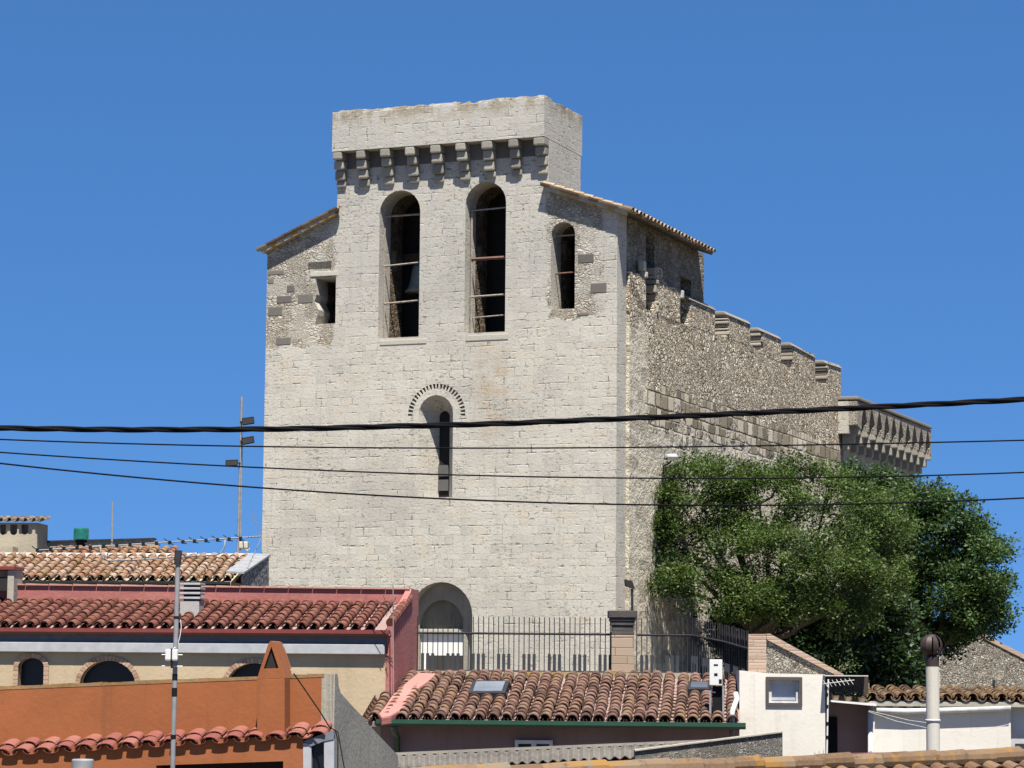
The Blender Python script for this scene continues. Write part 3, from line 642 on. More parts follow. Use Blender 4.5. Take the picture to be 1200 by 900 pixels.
# ---- apse with pointed machicolation at the far end
uA = .95; S2 = lambda px, py, u=uA: T.hitu(px, py, u)
wa0 = wE-.55; wa1 = S2(1091, 510)[0]; ap0 = S2(988, 463)[1]; ap1 = S2(1090, 500)[1]; zcA = S2(988, 487)[1]
uLow = uA-.75; wlow = T.hitu(1071.5, 545, uLow)[0]
MB().box(T, -9.5, uLow, wE, wlow, ZB, ap0-.9).build('apse_wall', m_plaster('apse_ashlar', (.36,.325,.265), .2, .02, streak=.35), church, T)
zt_of = lambda wv: ap0 + (ap1-ap0)*0
nA = 10; dw = (wa1-wa0-.5)/nA; apx = MB(); out = [(wa0, zcA-.15), ]
bot = []
for k in range(nA):
    b0 = wa0+.5+dw*k; s0 = b0+.12*dw; s1 = b0+.88*dw; mid_ = (s0+s1)/2; zs_ = zcA-.25
    bot += [(b0, zs_-.05), (s0, zs_-.05), (s0+.03*dw, zs_+.35), (s0+.18*dw, zs_+.72), (mid_, zs_+1.05), (s1-.18*dw, zs_+.72), (s1-.03*dw, zs_+.35), (s1, zs_-.05)]
poly = [(wa0, zcA-.15)] + bot + [(wa1, zcA-.30), (wa1, ap0)] + [(wa1+(wa0-wa1)*k/20, ap0+rng.uniform(-.03, .04)) for k in range(1, 20)] + [(wa0, ap0)]
tt = []
def sidefn(a, b, d): return T.W(uA-d, a, b)
MB().plate(sidefn, poly, [], 0, .38).build('apse_parapet', m_rubble('apse_masonry', scale=7, dist=.03, cols=[(0,(.30,.26,.20)),(.4,(.42,.38,.31)),(.8,(.48,.44,.37)),(1,(.54,.50,.43))]), church, T)
MB().box(T, -9.5, uA-.38, wa0, wa0+.45, zcA-.5, ap0).build('apse_front', M['stone_plain'], church, T)
MB().box(T, -9.5, uA-.38, wa1-.4, wa1, zcA-.3, ap0).build('apse_end', M['stone_plain'], church, T)
MB().box(T, -9.5, uA+.05, wa0-.03, wa1+.05, ap0+.045, ap0+.20, .3).build('apse_coping', M['capstone'], church, T, bevel=.04)
MB().box(T, -9.5, uA-.38, wa0+.45, wa1-.4, ap0-.5, ap0-.2).build('apse_roof', M['greyplaster'], church, T)
for k in range(nA+1):
    b0 = wa0+.5+dw*k; c = MB()
    for (d_, zt2, zb2) in ((.02, .06, -.30), (.24, -.28, -.62), (.46, -.60, -.92)):
        c.box(T, uLow-.02, uA-d_, b0-.12*dw, b0+.12*dw, zcA-.25+zb2, zcA-.25+zt2, .5+.4*rng.random())
    c.build('corbel', m_corb, church, T, bevel=.04)
# ================================================================== HOUSES
GZ = -7.2
M['cream'] = m_plaster('cream_render', (.50,.395,.255), .06, .006, dirt=(.36,.28,.19), dirt_amt=.35, streak=.25)
M['pink'] = m_plaster('pink_render', (.40,.15,.13), .16, .008, dirt=(.22,.08,.07), dirt_amt=.45, streak=.4)
M['pinkpale'] = m_plaster('pink_waterproof_paint', (.50,.205,.175), .10, .01, dirt=(.40,.17,.15), dirt_amt=.3)
M['terracotta'] = m_plaster('terracotta_render', (.315,.105,.038), .12, .004, dirt=(.20,.08,.035), dirt_amt=.45, streak=.45)
M['white'] = m_plaster('white_wash', (.70,.66,.585), .07, .003, dirt=(.44,.38,.30), dirt_amt=.32, streak=.28)
M['mauve'] = m_plaster('mauve_brown_render', (.30,.205,.185), .12, .006, dirt=(.18,.12,.11), dirt_amt=.3, streak=.2)
M['cement'] = m_plaster('grey_cement_render', (.40,.37,.30), .14, .006, dirt=(.20,.175,.13), dirt_amt=.5, streak=.5)
M['beige'] = m_plaster('beige_render', (.40,.35,.26), .12, .008, dirt=(.25,.21,.15), dirt_amt=.4, streak=.3)
M['roughcast'] = m_rubble('roughcast_cement', scale=30, dist=.03, cols=[(0,(.19,.18,.165)),(.5,(.29,.275,.25)),(1,(.38,.365,.33))])
M['redtile'] = m_tile('red_brown_canal_tile', [(.125,.042,.028), (.17,.062,.042), (.205,.082,.056), (.17,.072,.05)], dark=.4)
M['browntile'] = m_tile('weathered_brown_tile', [(.085,.046,.033), (.17,.090,.066), (.22,.132,.10), (.19,.088,.066)], (.24,.17,.07), .4, .6)
M['paletile'] = m_tile('pale_mixed_tile', [(.27,.125,.07), (.38,.27,.19), (.22,.115,.06), (.42,.31,.25), (.25,.15,.07), (.32,.175,.11)], (.24,.15,.06), .4, .5)
M['pinktile'] = m_tile('pink_red_tile', [(.20,.065,.05), (.26,.09,.07), (.30,.125,.10)], (.24,.09,.03), .25, .35)
M['lichentile'] = m_tile('lichen_orange_tile', [(.12,.068,.042), (.19,.115,.07), (.17,.13,.10)], (.27,.135,.03), .6, .75)
M['gutter_red'] = m_plain('red_brown_gutter', (.20,.045,.035), .45)
M['gutter_green'] = m_plain('green_gutter', (.025,.075,.045), .4)
M['gutter_grey'] = m_plain('grey_white_gutter', (.55,.54,.52), .6, var=.2)
M['beam'] = m_plain('grey_painted_beam', (.40,.41,.42), .7, var=.12)
M['fascia'] = m_plain('slate_grey_fascia', (.17,.18,.205), .7, var=.15)
M['glass'] = m_glass('dark_glass', (.010,.011,.015), .35)
M['brickrnd'] = m_rnd('pale_surround_brick', [(.36,.22,.145), (.46,.31,.21), (.52,.38,.27)])
M['brick'] = m_brick('thin_brick', [(.33,.21,.15), (.42,.29,.21), (.46,.35,.27), (.38,.25,.18)])
M['galv'] = m_plain('galvanised_steel', (.27,.275,.28), .7, .0, .2, .2)
M['darkmetal'] = m_plain('dark_iron', (.035,.035,.04), .8, .0, .25, .12)
M['whitepvc'] = m_plain('white_plastic', (.72,.72,.69), .45, var=.06)
M['blackpl'] = m_plain('black_plastic', (.014,.014,.015), .85, spec=.08)

# ---------------------------------------------------------------- house with the red roof
B = Fr(459.5, 800, 45, 7)
hb = thing('house', 'cream house with brick arched windows and a red brown tiled roof behind a pink parapet', 'house', B.W(-4, 1, -3.6))
zb_ = lambda y, x=250, w=0.0: B.hit(x, y, w)[1]
UL = -10.5
def earch(fr, cx, ytop, w2, ybase, yb2, n=12, w=0.0, e=0.0):
    u, z1 = fr.hit(cx, ytop, w); r = abs(fr.hit(cx+w2, ytop, w)[0]-u); z0 = fr.hit(cx, ybase, w)[1]; zb2 = fr.hit(cx, yb2, w)[1]
    r += e; z1 += e
    return [(u-r, zb2), (u+r, zb2)] + [(u+r*math.cos(math.pi*k/n), z0+(z1-z0)*math.sin(math.pi*k/n)) for k in range(n+1)]
wins = [(37, 771, 15, 781, 822), (127, 774, 32.5, 802, 822), (298, 777, 32.5, 805, 825)]
hol = [earch(B, *a) for a in wins]
MB().plate(B.front, [(UL, -3.6), (-.11, -3.6), (-.11, zb_(738)), (UL, zb_(738))], hol, 0, .3).build('wall', M['cream'], hb, B)
for a, h in zip(wins, hol):
    o2 = earch(B, *a, e=.085); n = len(h); mb = MB(); n_ = len(h)-2
    for i in range(2, len(h)-1):
        for t0, t1 in ((.04, .5), (.54, .98)):
            l = lambda p, q_, t: (p[0]+(q_[0]-p[0])*t, p[1]+(q_[1]-p[1])*t)
            qd = [l(h[i], h[i+1], t0), l(h[i], h[i+1], t1), l(o2[i], o2[i+1], t1), l(o2[i], o2[i+1], t0)]
            mb.prism([B.W(p[0], -.025, p[1]) for p in qd], B.ey*.10, rng.random())
    for (i, j) in ((1, 2), (0, len(h)-1)):
        for k in range(8):
            t0, t1 = (k+.04)/8, (k+.96)/8; l = lambda p, q_, t: (p[0]+(q_[0]-p[0])*t, p[1]+(q_[1]-p[1])*t)
            qd = [l(h[i], h[j], t0), l(h[i], h[j], t1), l(o2[i], o2[j], t1), l(o2[i], o2[j], t0)]
            mb.prism([B.W(p[0], -.025, p[1]) for p in qd], B.ey*.10, rng.random())
    win = MB().prism([B.W(p[0]*1.0, .17, p[1]) for p in h], B.ey*.02).build('window', M['glass'], hb, B)
    mb.build('brick_surround', M['brickrnd'], win, B)
MB().box(B, UL, -.13, -.012, .0, zb_(753.5), zb_(738)).build('fascia', M['fascia'], hb, B)
MB().box(B, UL, -.12, -.105, -.0125, zb_(765.5), zb_(754)).build('beam', M['beam'], hb, B, bevel=.01)
eW = -.045; ez = zb_(735.5, 250, eW); rW = 1.85; rz = zb_(706, 250, rW)
gw = eW-.07; gz = zb_(740.5, 250, gw)
gm = MB(); pr_ = [(-.065,.05),(-.065,-.015),(-.04,-.055),(.04,-.055),(.06,-.02),(.06,.05),(.05,.05),(.05,-.02),(.035,-.04),(-.035,-.04),(-.052,-.01),(-.052,.05)]
gm.prism([B.W(UL, gw+a, gz+b) for a, b in pr_], B.ex*(-UL-.04)); gm.build('gutter', M['gutter_red'], hb, B)
upv = B.W(0, rW, rz)-B.W(0, eW, ez); alv = B.ex - upv.normalized()*0
u0 = -10.2; tt_ = MB(); ncol = int(10.1/.236)
tile_roof(tt_, B.W(u0, eW, ez-.03), B.ex, upv, ncol, 8, sp=.236, course=upv.length/8, r=.086, seed=11)
tt_.build('roof_tiles', M['redtile'], hb, norm=False)
MB().hexa([B.W(UL, eW, ez-.11), B.W(-.02, eW, ez-.11), B.W(-.02, eW, ez-.03), B.W(UL, eW, ez-.03), B.W(UL, rW+.02, rz-.11), B.W(-.02, rW+.02, rz-.11), B.W(-.02, rW+.02, rz-.03), B.W(UL, rW+.02, rz-.03)]).build('roof_deck', M['mauve'], hb, B)
# pink parapet behind the roof and the pink flank
zpl_ = zb_(684.5, 30, rW); zpr = zb_(691, 489, rW)
mb = MB(); L0 = [B.W(UL, rW, -3.6), B.W(.0, rW, -3.6), B.W(.0, rW, zpr), B.W(UL, rW, zpl_)]; mb.prism(L0, B.ey*.42); mb.build('parapet', M['pink'], hb, B)
cp = MB()
for k in range(24):
    ua = UL+(0-UL)*k/24; ub = UL+(0-UL)*(k+.97)/24; za = zpl_+(zpr-zpl_)*k/24; zb2 = zpl_+(zpr-zpl_)*(k+1)/24
    cp.hexa([B.W(ua, rW-.04, za+.002), B.W(ub, rW-.04, zb2+.002), B.W(ub, rW-.04, zb2+.028), B.W(ua, rW-.04, za+.028+.01), B.W(ua, rW+.46, za+.002), B.W(ub, rW+.46, zb2+.002), B.W(ub, rW+.46, zb2+.03), B.W(ua, rW+.46, za+.04)], rng.random())
cp.build('parapet_coping', m_rnd('salmon_tile_coping', [(.46,.24,.18), (.52,.30,.23)]), hb, B)
wK = B.hitu(489.5, 740, .0)[0]
fl = [(-.03, -3.6), (wK, -3.6), (wK, zpr+.02), (rW, zpr+.01), (rW-.05, rz+.20), (eW+.15, ez+.12), (-.03, ez+.05)]
MB().prism([B.W(.012, a, b) for a, b in fl], B.ex*(-.11)).build('side_wall', M['pink'], hb, B)
vt = MB(); dv = (upv.normalized()); 
for k in range(8):
    b0 = B.W(-.03, eW, ez+.10)+dv*(upv.length*k/8); vt.tube([b0, b0+dv*(upv.length/8+.05)], [.085, .072], 10, val=rng.random())
vt.build('verge_tiles', M['redtile'], hb)
# louvred chimney
def on_roof(px, py):
    n_ = B.ex.cross(upv).normalized(); p0 = B.W(0, eW, ez); d = ray(px, py); t = (p0-CAM).dot(n_)/d.dot(n_); return CAM+d*t
c0 = B.L(on_roof(222, 723)); cw0 = c0[1]; cl = B.hit(211, 700, cw0)[0]; cr = B.hit(233.5, 700, cw0)[0]
zc = lambda y: B.hit(222, y, cw0)[1]
ch = MB().box(B, cl, cr, cw0, cw0+.36, zc(726)-.1, zc(704)).build('chimney', m_plaster('grey_chimney_render', (.42,.40,.37), .1, .005, dirt_amt=.4), hb, B, bevel=.008)
MB().box(B, cl+.05, cr-.05, cw0+.05, cw0+.31, zc(704), zc(684)).build('flue', M['black'], ch, B)
for y in (702, 696.4, 690.8, 685.5):
    MB().box(B, cl-.015, cr+.015, cw0-.02, cw0+.38, zc(y), zc(y-2.6)).build('louvre', M['beam'], ch, B, bevel=.006)
# small chimney at the left edge
k0 = rW-.25; zk = lambda y: B.hit(5, y, k0)[1]; ka, kb = B.hit(-14, 690, k0)[0], B.hit(16, 690, k0)[0]
ch = MB().box(B, ka, kb, k0+.38, k0+.5, zk(712), zk(668)).build('chimney', M['cement'], hb, B)
MB().box(B, kb-.12, kb, k0, k0+.38, zk(712), zk(668)).build('pier', M['cement'], ch, B, bevel=.01)
MB().box(B, ka-.05, kb+.02, k0-.05, k0+.55, zk(668), zk(663.5)).build('cap', M['gutter_red'], ch, B, bevel=.01)
MB().box(B, ka, kb-.12, k0+.02, k0+.06, zk(692), zk(676)).build('flue_opening', M['black'], ch, B)

# ---------------------------------------------------------------- far left house with the pale mixed tiles
A = Fr(268, 800, 59, 5)
ha = thing('house', 'low house at left with pale mixed cream and orange roof tiles', 'house', A.W(-8, 2, 0))
za = lambda y, x=150, w=0.0: A.hit(x, y, w)[1]
MB().box(A, -16, .0, .15, 5.5, .0, za(681)).build('wall', M['beige'], ha, A)
ae = za(679, 150, -.1); aw = 2.15; az = za(651.5, 150, aw); av = A.W(0, aw, az)-A.W(0, -.1, ae)
t_ = MB(); tile_roof(t_, A.W(-15.8, -.1, ae-.03), A.ex, av, 67, 8, sp=.236, course=av.length/8, r=.09, jit=.022, seed=21); t_.build('roof_tiles', M['paletile'], ha, norm=False)
MB().hexa([A.W(-16, -.1, ae-.12), A.W(.05, -.1, ae-.12), A.W(.05, -.1, ae-.04), A.W(-16, -.1, ae-.04), A.W(-16, aw, az-.12), A.W(.05, aw, az-.12), A.W(.05, aw, az-.03), A.W(-16, aw, az-.03)]).build('roof_deck', M['beige'], ha, A)
MB().hexa([A.W(-16, aw, az-.12), A.W(.05, aw, az-.12), A.W(.05, aw, az-.03), A.W(-16, aw, az-.03), A.W(-16, 5.5, az-1.0), A.W(.05, 5.5, az-1.0), A.W(.05, 5.5, az-.9), A.W(-16, 5.5, az-.9)]).build('rear_roof', M['paletile'], ha, A)
rd = MB()
for k in range(38):
    u = -15.9+k*.42; rd.tube([A.W(u, aw, az-.02+rng.uniform(-.008,.008)), A.W(u+.40, aw, az-.02+rng.uniform(-.008,.008))], [.085, .095], 9, val=rng.random())
rd.build('ridge', m_rnd('mortared_ridge', [(.42,.40,.36), (.50,.48,.44), (.38,.33,.27)]), ha)
MB().tube([A.W(-16, -.2, ae-.10), A.W(.02, -.2, ae-.10)], .06, 8).build('gutter', M['blackpl'], ha)
# metal hood and grille at its right end
hd = thing('canopy', 'small grey sheet metal canopy over a dark grille beside the church wall', 'canopy', P(290, 686, 59.5))
q4 = [P(265, 671.5, 58.2), P(286, 672.5, 58.2), P(317, 651.5, 60.6), P(293, 650, 60.6)]
MB().prism(q4, (0, 0, .04)).build('roof_sheet', M['galv'], hd)
g = G('lacy_grille', .6); vv_ = g.vor(g.map(g.pos, (7, 7, 7)), 1.0, 'DISTANCE_TO_EDGE')
M['lace'] = g.fin(g.mix(g.ss(vv_, .05, .12), (.26,.26,.25), (.05,.05,.05)))
q5 = [P(285, 673, 58.4), P(315, 653, 60.5), P(315, 690, 60.5), P(285, 690, 58.4)]
MB().prism(q5, (-.05, .05, 0)).build('grille', M['lace'], hd)

# ---------------------------------------------------------------- block with niches at far left, wall behind, tile strip
K = Fr(38.5, 800, 67, 5)
hk = thing('turret', 'beige roof turret with three rounded niches at far left', 'turret', K.W(-1, 1, 0))
kz = lambda y, x=20: K.hit(x, y)[1]
def niche(x0, x1, y0, y1):
    a = K.hit(x0, y0); b = K.hit(x1, y1); r = (b[0]-a[0])/2; c = a[0]+r
    return [(c+r*math.cos(math.pi+math.pi*k/8), b[1]+r*.9+r*.9*math.sin(math.pi+math.pi*k/8)) for k in range(9)] + [(b[0], a[1]), (a[0], a[1])]
nk = [niche(0, 6.8, 614.5, 627), niche(12, 20, 614.5, 627), niche(25, 33, 614.5, 626.5)]
kw = K.hitu(55.5, 640)[0]; k_u0 = K.hit(-50, 640)[0]
hkw = MB().plate(K.front, [(k_u0, .0), (0, .0), (0, kz(612.5)), (k_u0, kz(612.5))], [(n_, n_, .16) for n_ in nk], 0, kw).build('wall', M['beige'], hk, K)
nm_ = m_plain('niche_back', (.16,.135,.12), .9)
for n_ in nk: MB().prism([K.W(c_[0], .14, c_[1]) for c_ in n_], K.ey*.01).build('niche', nm_, hk, K)
t_ = MB(); tile_roof(t_, K.W(k_u0, -.12, kz(612)), K.ex, Vector((0,1,.12)), 11, 4, r=.07, seed=5, sp=.21); t_.build('top_tiles', M['oldtile'], hk, norm=False)
MB().prism([K.W(K.hit(x, y, -.5)[0], -.5, K.hit(x, y, -.5)[1]) for x, y in ((-30, 640.5), (15, 640.5), (15, 655), (-30, 655))], K.ey*.48).build('step', M['beige'], hk, K)
wl = thing('wall', 'low cement garden wall with dark coping behind the pale roof', 'wall', P(120, 652, 68))
MB().prism([P(x, y, 68) for x, y in ((50, 635), (181, 631.5), (186, 668), (50, 668))], (0, .3, 0)).build('wall_face', m_plaster('stained_cement', (.36,.33,.26), .15, .01, dirt=(.20,.18,.14), dirt_amt=.5, streak=.4), wl)
MB().prism([P(x, y, 67.95) for x, y in ((50, 633.6), (181, 630.2), (181, 632), (50, 635.4))], (0, .4, 0)).build('coping', M['darkmetal'], wl)
st = thing('tiled_roof', 'strip of orange red tiles edging the roof in front of the cement wall', 'roof', P(130, 652, 63))
t_ = MB(); p0 = P(57, 652, 62.6); tile_roof(t_, p0, Vector((1,-.08,.0)), Vector((.08,1,.28)), 13, 3, r=.085, seed=8); t_.build('tiles', m_tile('orange_strip_tile', [(.22,.10,.055), (.28,.14,.08), (.30,.19,.10)], (.26,.17,.06), .3), st, norm=False)
MB().prism([P(57, 651, 62.9), P(206, 650, 62.7), P(206, 668, 62.7), P(57, 668, 62.9)], (0, .8, 0)).build('wall_below', M['beige'], st)

# ---------------------------------------------------------------- terracotta house in front
C = Fr(391, 800, 32, 8)
hc = thing('house', 'terracotta rendered house with a narrow tiled canopy at lower left', 'house', C.W(-2, 1, GZ))
cz = lambda x, y, w=0.0: C.hit(x, y, w)
cu0 = cz(-70, 808)[0]; oa = cz(183, 897); ob = cz(332, 892)
MB().plate(C.front, [(cu0, GZ), (0, GZ), cz(391, 790), cz(0, 805.5), (cu0, cz(-70, 808)[1])], [], 0, .22).build('wall', M['terracotta'], hc, C)
LW = -.41; oa = cz(183, 897, LW); ob = cz(332, 892, LW); le = cz(-70, 883, LW); re_ = cz(355.5, 861, LW)
MB().plate(C.front, [(le[0], GZ), (re_[0], GZ), re_, le], [[(oa[0], oa[1]-1.6), (ob[0], ob[1]-1.6), ob, oa]], LW, -.12).build('lower_wall', M['terracotta'], hc, C)
MB().box(C, oa[0]-.1, ob[0]+.1, -.11, -.06, oa[1]-1.8, oa[1]+.2).build('doorway', M['black'], hc, C)
top_l = [cz(x, 805.5-(x/391)*15.5) for x in range(-60, 392, 20)]
tc_ = MB()
for (a, b) in zip(top_l[:-1], top_l[1:]):
    j0, j1 = rng.uniform(-.006, .006), rng.uniform(-.006, .006)
    tc_.hexa([C.W(a[0], -.004, a[1]-.03), C.W(b[0], -.004, b[1]-.03), C.W(b[0], -.004, b[1]+.012+j1), C.W(a[0], -.004, a[1]+.012+j0), C.W(a[0], .24, a[1]-.03), C.W(b[0], .24, b[1]-.03), C.W(b[0], .24, b[1]+.012+j1), C.W(a[0], .24, a[1]+.012+j0)])
tc_.build('parapet_top', m_plaster('lichened_top', (.27,.16,.07), .35, .01, dirt=(.14,.10,.04), dirt_amt=.7), hc, C)
g0 = [cz(x, y) for x, y in ((391.5, 790.5),)]
side = [(C.hitu(x, y)) for x, y in ((395, 793), (395.5, 803), (398, 812), (409, 824.5), (423, 839), (433, 851.5), (453, 872.5), (465, 885), (466, 893), (467, 910))]
sp = [(0.0, GZ), (0.0, cz(391, 790)[1]+.01)] + side[:-1] + [(side[-2][0], GZ)]
MB().prism([C.W(.014, a, b) for a, b in sp], C.ex*(-.16)).build('side_wall', M['cement'], hc, C)
# tiled canopy
ew = -.43; e0 = cz(-60, 891, ew); e1 = cz(384, 865.5, ew); w0_ = cz(-60, 877.5); w1_ = cz(384, 857)
p0 = C.W(e0[0], ew, e0[1]); al_ = C.W(e1[0], ew, e1[1])-p0; up_c = C.W(e0[0], 0, w0_[1])-p0
nc = int(al_.length/.252)
t_ = MB(); tile_roof(t_, p0-up_c*.02, al_, up_c, nc, 2, sp=al_.length/nc, course=up_c.length/2, r=.108, hgt=.55, seed=31, jit=.008); t_.build('canopy_tiles', M['pinktile'], hc, norm=False)
n_ = al_.cross(up_c).normalized(); n_ = n_ if n_.z > 0 else -n_
MB().hexa([p0+up_c*.15-n_*.04, p0+up_c*.15+al_-n_*.04, p0+up_c*.15+al_-n_*.01, p0+up_c*.15-n_*.01, p0+up_c-n_*.04, p0+al_+up_c-n_*.04, p0+al_+up_c-n_*.01, p0+up_c-n_*.01]).build('canopy_deck', M['terracotta'], hc, C)
# chimney with an A-shaped cap
f_ = -.30; cf = lambda x, y: C.hit(x, y, f_)
ch = MB().prism([C.W(*(lambda q_: (q_[0], f_, q_[1]))(cf(x, y))) for x, y in ((301, 796), (333.5, 794.5), (333.5, 866), (301, 866))], C.ey*.42).build('chimney', M['terracotta'], hc, C, bevel=.01)
tri_o = [cf(301, 796), cf(333.5, 794.5), cf(331, 786), cf(320.5, 752), cf(317, 751), cf(314.5, 754)]
tri_h = [cf(309, 783.5), cf(326.5, 783), cf(318, 757.5)]
cap = MB().plate(lambda a, b, d: C.W(a, d, b), tri_o, [(tri_h, tri_h, .40)], f_, f_+.46).build('chimney_cap', M['terracotta'], ch, C)
MB().prism([C.W(p[0], f_+.03, p[1]) for p in tri_h], C.ey*.3).build('flue_opening', M['black'], cap, C)
# grey framed opening at the end of the canopy
fw = -.36; ff = lambda x, y: C.hit(x, y, fw)
def fpr(pts, d): return MB().prism([C.W(a, fw, b) for a, b in (ff(*p) for p in pts)], C.ey*d)
fm = m_plain('blue_grey_frame', (.42,.42,.44), .6)
wn_ = fpr(((357,872),(392,859),(392,912),(357,912)), .01).build('side_window', M['glass'], hc, C)
fr1 = fpr(((356.5,870.5),(366,872),(366,912),(356.5,912)), -.06).build('jamb', fm, wn_, C); fr2 = fpr(((381,864),(392.5,862),(392.5,912),(381,912)), -.06).build('jamb', fm, wn_, C)
fpr(((357,868.5),(392.5,855),(392.5,866),(381,868.5),(366,874.5)), -.07).build('header', M['fascia'], wn_, C)

# ---------------------------------------------------------------- middle house with the brown roof
Dm = Fr(440, 800, 43.6, 5)
hd_ = thing('house', 'mauve brown house with a green gutter and weathered brown tiled roof below the iron railing', 'house', Dm.W(3.5, 1, -3.6))
de = Dm.hit(650, 844, -.12); dw_ = 3.1; dr_ = Dm.hit(650, 791, dw_); uR = Dm.hit(867, 845)[0]
dv = Dm.W(0, dw_, dr_[1])-Dm.W(0, -.12, de[1]); nc = int((uR+.08)/.214)
dp0 = Dm.W(-.10, -.12, de[1]-.04)
t_ = MB(); tile_roof(t_, dp0, Dm.ex, dv, nc, 14, sp=(uR+.08)/nc, course=dv.length/14, r=.098, jit=.016, seed=41, amp=.018, pan=.25); t_.build('roof_tiles', M['browntile'], hd_, norm=False)
MB().hexa([Dm.W(-.1, -.1, de[1]-.13), Dm.W(uR, -.1, de[1]-.13), Dm.W(uR, -.1, de[1]-.05), Dm.W(-.1, -.1, de[1]-.05), Dm.W(-.1, dw_, dr_[1]-.13), Dm.W(uR, dw_, dr_[1]-.13), Dm.W(uR, dw_, dr_[1]-.05), Dm.W(-.1, dw_, dr_[1]-.05)]).build('roof_deck', M['mauve'], hd_, Dm)
MB().box(Dm, .05, uR-.02, .32, 3.3, -3.7, de[1]-.12).build('wall', M['mauve'], hd_, Dm)
gz = Dm.hit(650, 848.5, -.2)[1]; ga = Dm.hit(441, 848, -.2)[0]; gb = Dm.hit(874, 848, -.2)[0]
MB().prism([Dm.W(ga, -.2+a, gz+b) for a, b in pr_], Dm.ex*(gb-ga)).build('gutter', M['gutter_green'], hd_, Dm)
pu = Dm.hit(464.5, 860, .1)[0]
MB().tube([Dm.W(pu, -.18, gz-.03), Dm.W(pu, -.15, gz-.12), Dm.W(pu, .22, gz-.25), Dm.W(pu, .22, -3.5)], .05, 8).build('downpipe', M['gutter_green'], hd_, smooth=True)
pn = Dm.ex.cross(dv).normalized(); pn = pn if pn.z > 0 else -pn
def onD(px, py, lift=0.0):
    d = ray(px, py); t = (dp0+pn*lift-CAM).dot(pn)/d.dot(pn); return CAM+d*t
fls = MB().prism([onD(x, y, .14) for x, y in ((444,836),(452,826),(459,815),(468,806),(490,788),(511,789),(503,797),(490,806),(482,815),(476,827),(468,832),(458,838),(447,840))], pn*(-.16)).build('flashing', M['pinkpale'], hd_, bevel=.03)
sk = [onD(x, y, .15) for x, y in ((549, 811.5), (592, 811.5), (597.5, 797), (554, 797))]
ce = sum(sk, Vector())/4
sky_ = MB().prism(sk, pn*(-.14)).build('skylight', M['darkmetal'], hd_, bevel=.01)
MB().prism([ce+(p-ce)*.78+pn*.006 for p in sk], pn*(-.004)).build('pane', m_glass('skylight_glass', (.20,.22,.24), .15), sky_)
sk = [onD(x, y, .15) for x, y in ((806, 807), (832, 807), (833, 798), (807, 798))]
sky_ = MB().prism(sk, pn*(-.14)).build('skylight', M['darkmetal'], hd_, bevel=.01)
ce = sum(sk, Vector())/4; MB().prism([ce+(p-ce)*.75+pn*.006 for p in sk], pn*(-.004)).build('pane', m_glass('skylight_glass_dim', (.10,.11,.12), .2), sky_)
# window
wz = .30; wa = Dm.hit(605, 881, wz); wb = Dm.hit(646.5, 869, wz)
wn = MB().box(Dm, wa[0], wb[0], wz-.01, wz+.015, wa[1]-.6, wb[1]).build('window', M['glass'], hd_, Dm)
fb = MB(); 
for (a, b, c, d) in ((wa[0]-.02, wa[0]+.035, wa[1]-.6, wb[1]), (wb[0]-.035, wb[0]+.02, wa[1]-.6, wb[1]), ((wa[0]+wb[0])/2-.04, (wa[0]+wb[0])/2+.04, wa[1]-.6, wb[1]-.041), ):
    fb.box(Dm, a, b, wz-.045, wz-.011, c, d)
fb.box(Dm, wa[0]-.02, wb[0]+.02, wz-.055, wz-.011, wb[1]-.04, wb[1]+.02); fb.build('frame', M['whitepvc'], wn, Dm)

# ---------------------------------------------------------------- terrace retaining wall and pillar
TE = Fr(490, 800, 47.3, 0)
te = thing('retaining_wall', 'rough mortar topped retaining wall carrying the iron railing above the brown roof', 'wall', TE.W(3, 0, -3.6))
tz = TE.hit(620, 788.5)[1]; tur = TE.hit(882, 790)[0]
MB().box(TE, -.25, tur, 0, .45, -3.8, tz).build('wall_face', M['rubble2'], te, TE)
ed = MB(); k = -.25
while k < tur:
    l = rng.uniform(.18, .5); ed.box(TE, k, min(k+l, tur), -.05-rng.uniform(0,.05), .40, tz-.13-rng.uniform(0,.04), tz+.012+rng.uniform(0,.012), rng.random()); k += l+.004
ed.build('mortar_edge', m_tile('ochre_mortar', [(.42,.37,.27), (.48,.43,.33), (.40,.30,.15)], (.46,.26,.05), .6, .5), te, TE)
px0, px1 = TE.hit(716.5, 770, -.03)[0], TE.hit(743, 770, -.03)[0]; tzz = lambda y: TE.hit(730, y, -.03)[1]
pl = thing('pillar', 'brick gate pillar with a dark moulded stone cap between the railings', 'pillar', TE.W((px0+px1)/2, .2, tz))
MB().box(TE, px0, px1, -.03, .42, tzz(798), tzz(744)).build('shaft', m_brick('sandstone_block_pillar', [(.36,.27,.19), (.44,.34,.25), (.40,.29,.20)], (.20,.15,.11), .34, .16), pl, TE, bevel=.015)
cs = MB(); mc = m_plaster('blackened_stone', (.085,.075,.068), .4, .012, dirt=(.03,.03,.03), dirt_amt=.5)
for i, (y0, y1, e_) in enumerate(((744, 740, .0), (740, 733, -.01), (733, 728, .012), (728, 724, .03), (724, 715.5, .055))):
    MB().box(TE, px0-e_, px1+e_, -.03-e_, .42+e_, tzz(y0)+.002, tzz(y1)).build('cap_moulding', mc, pl, TE, bevel=.012)

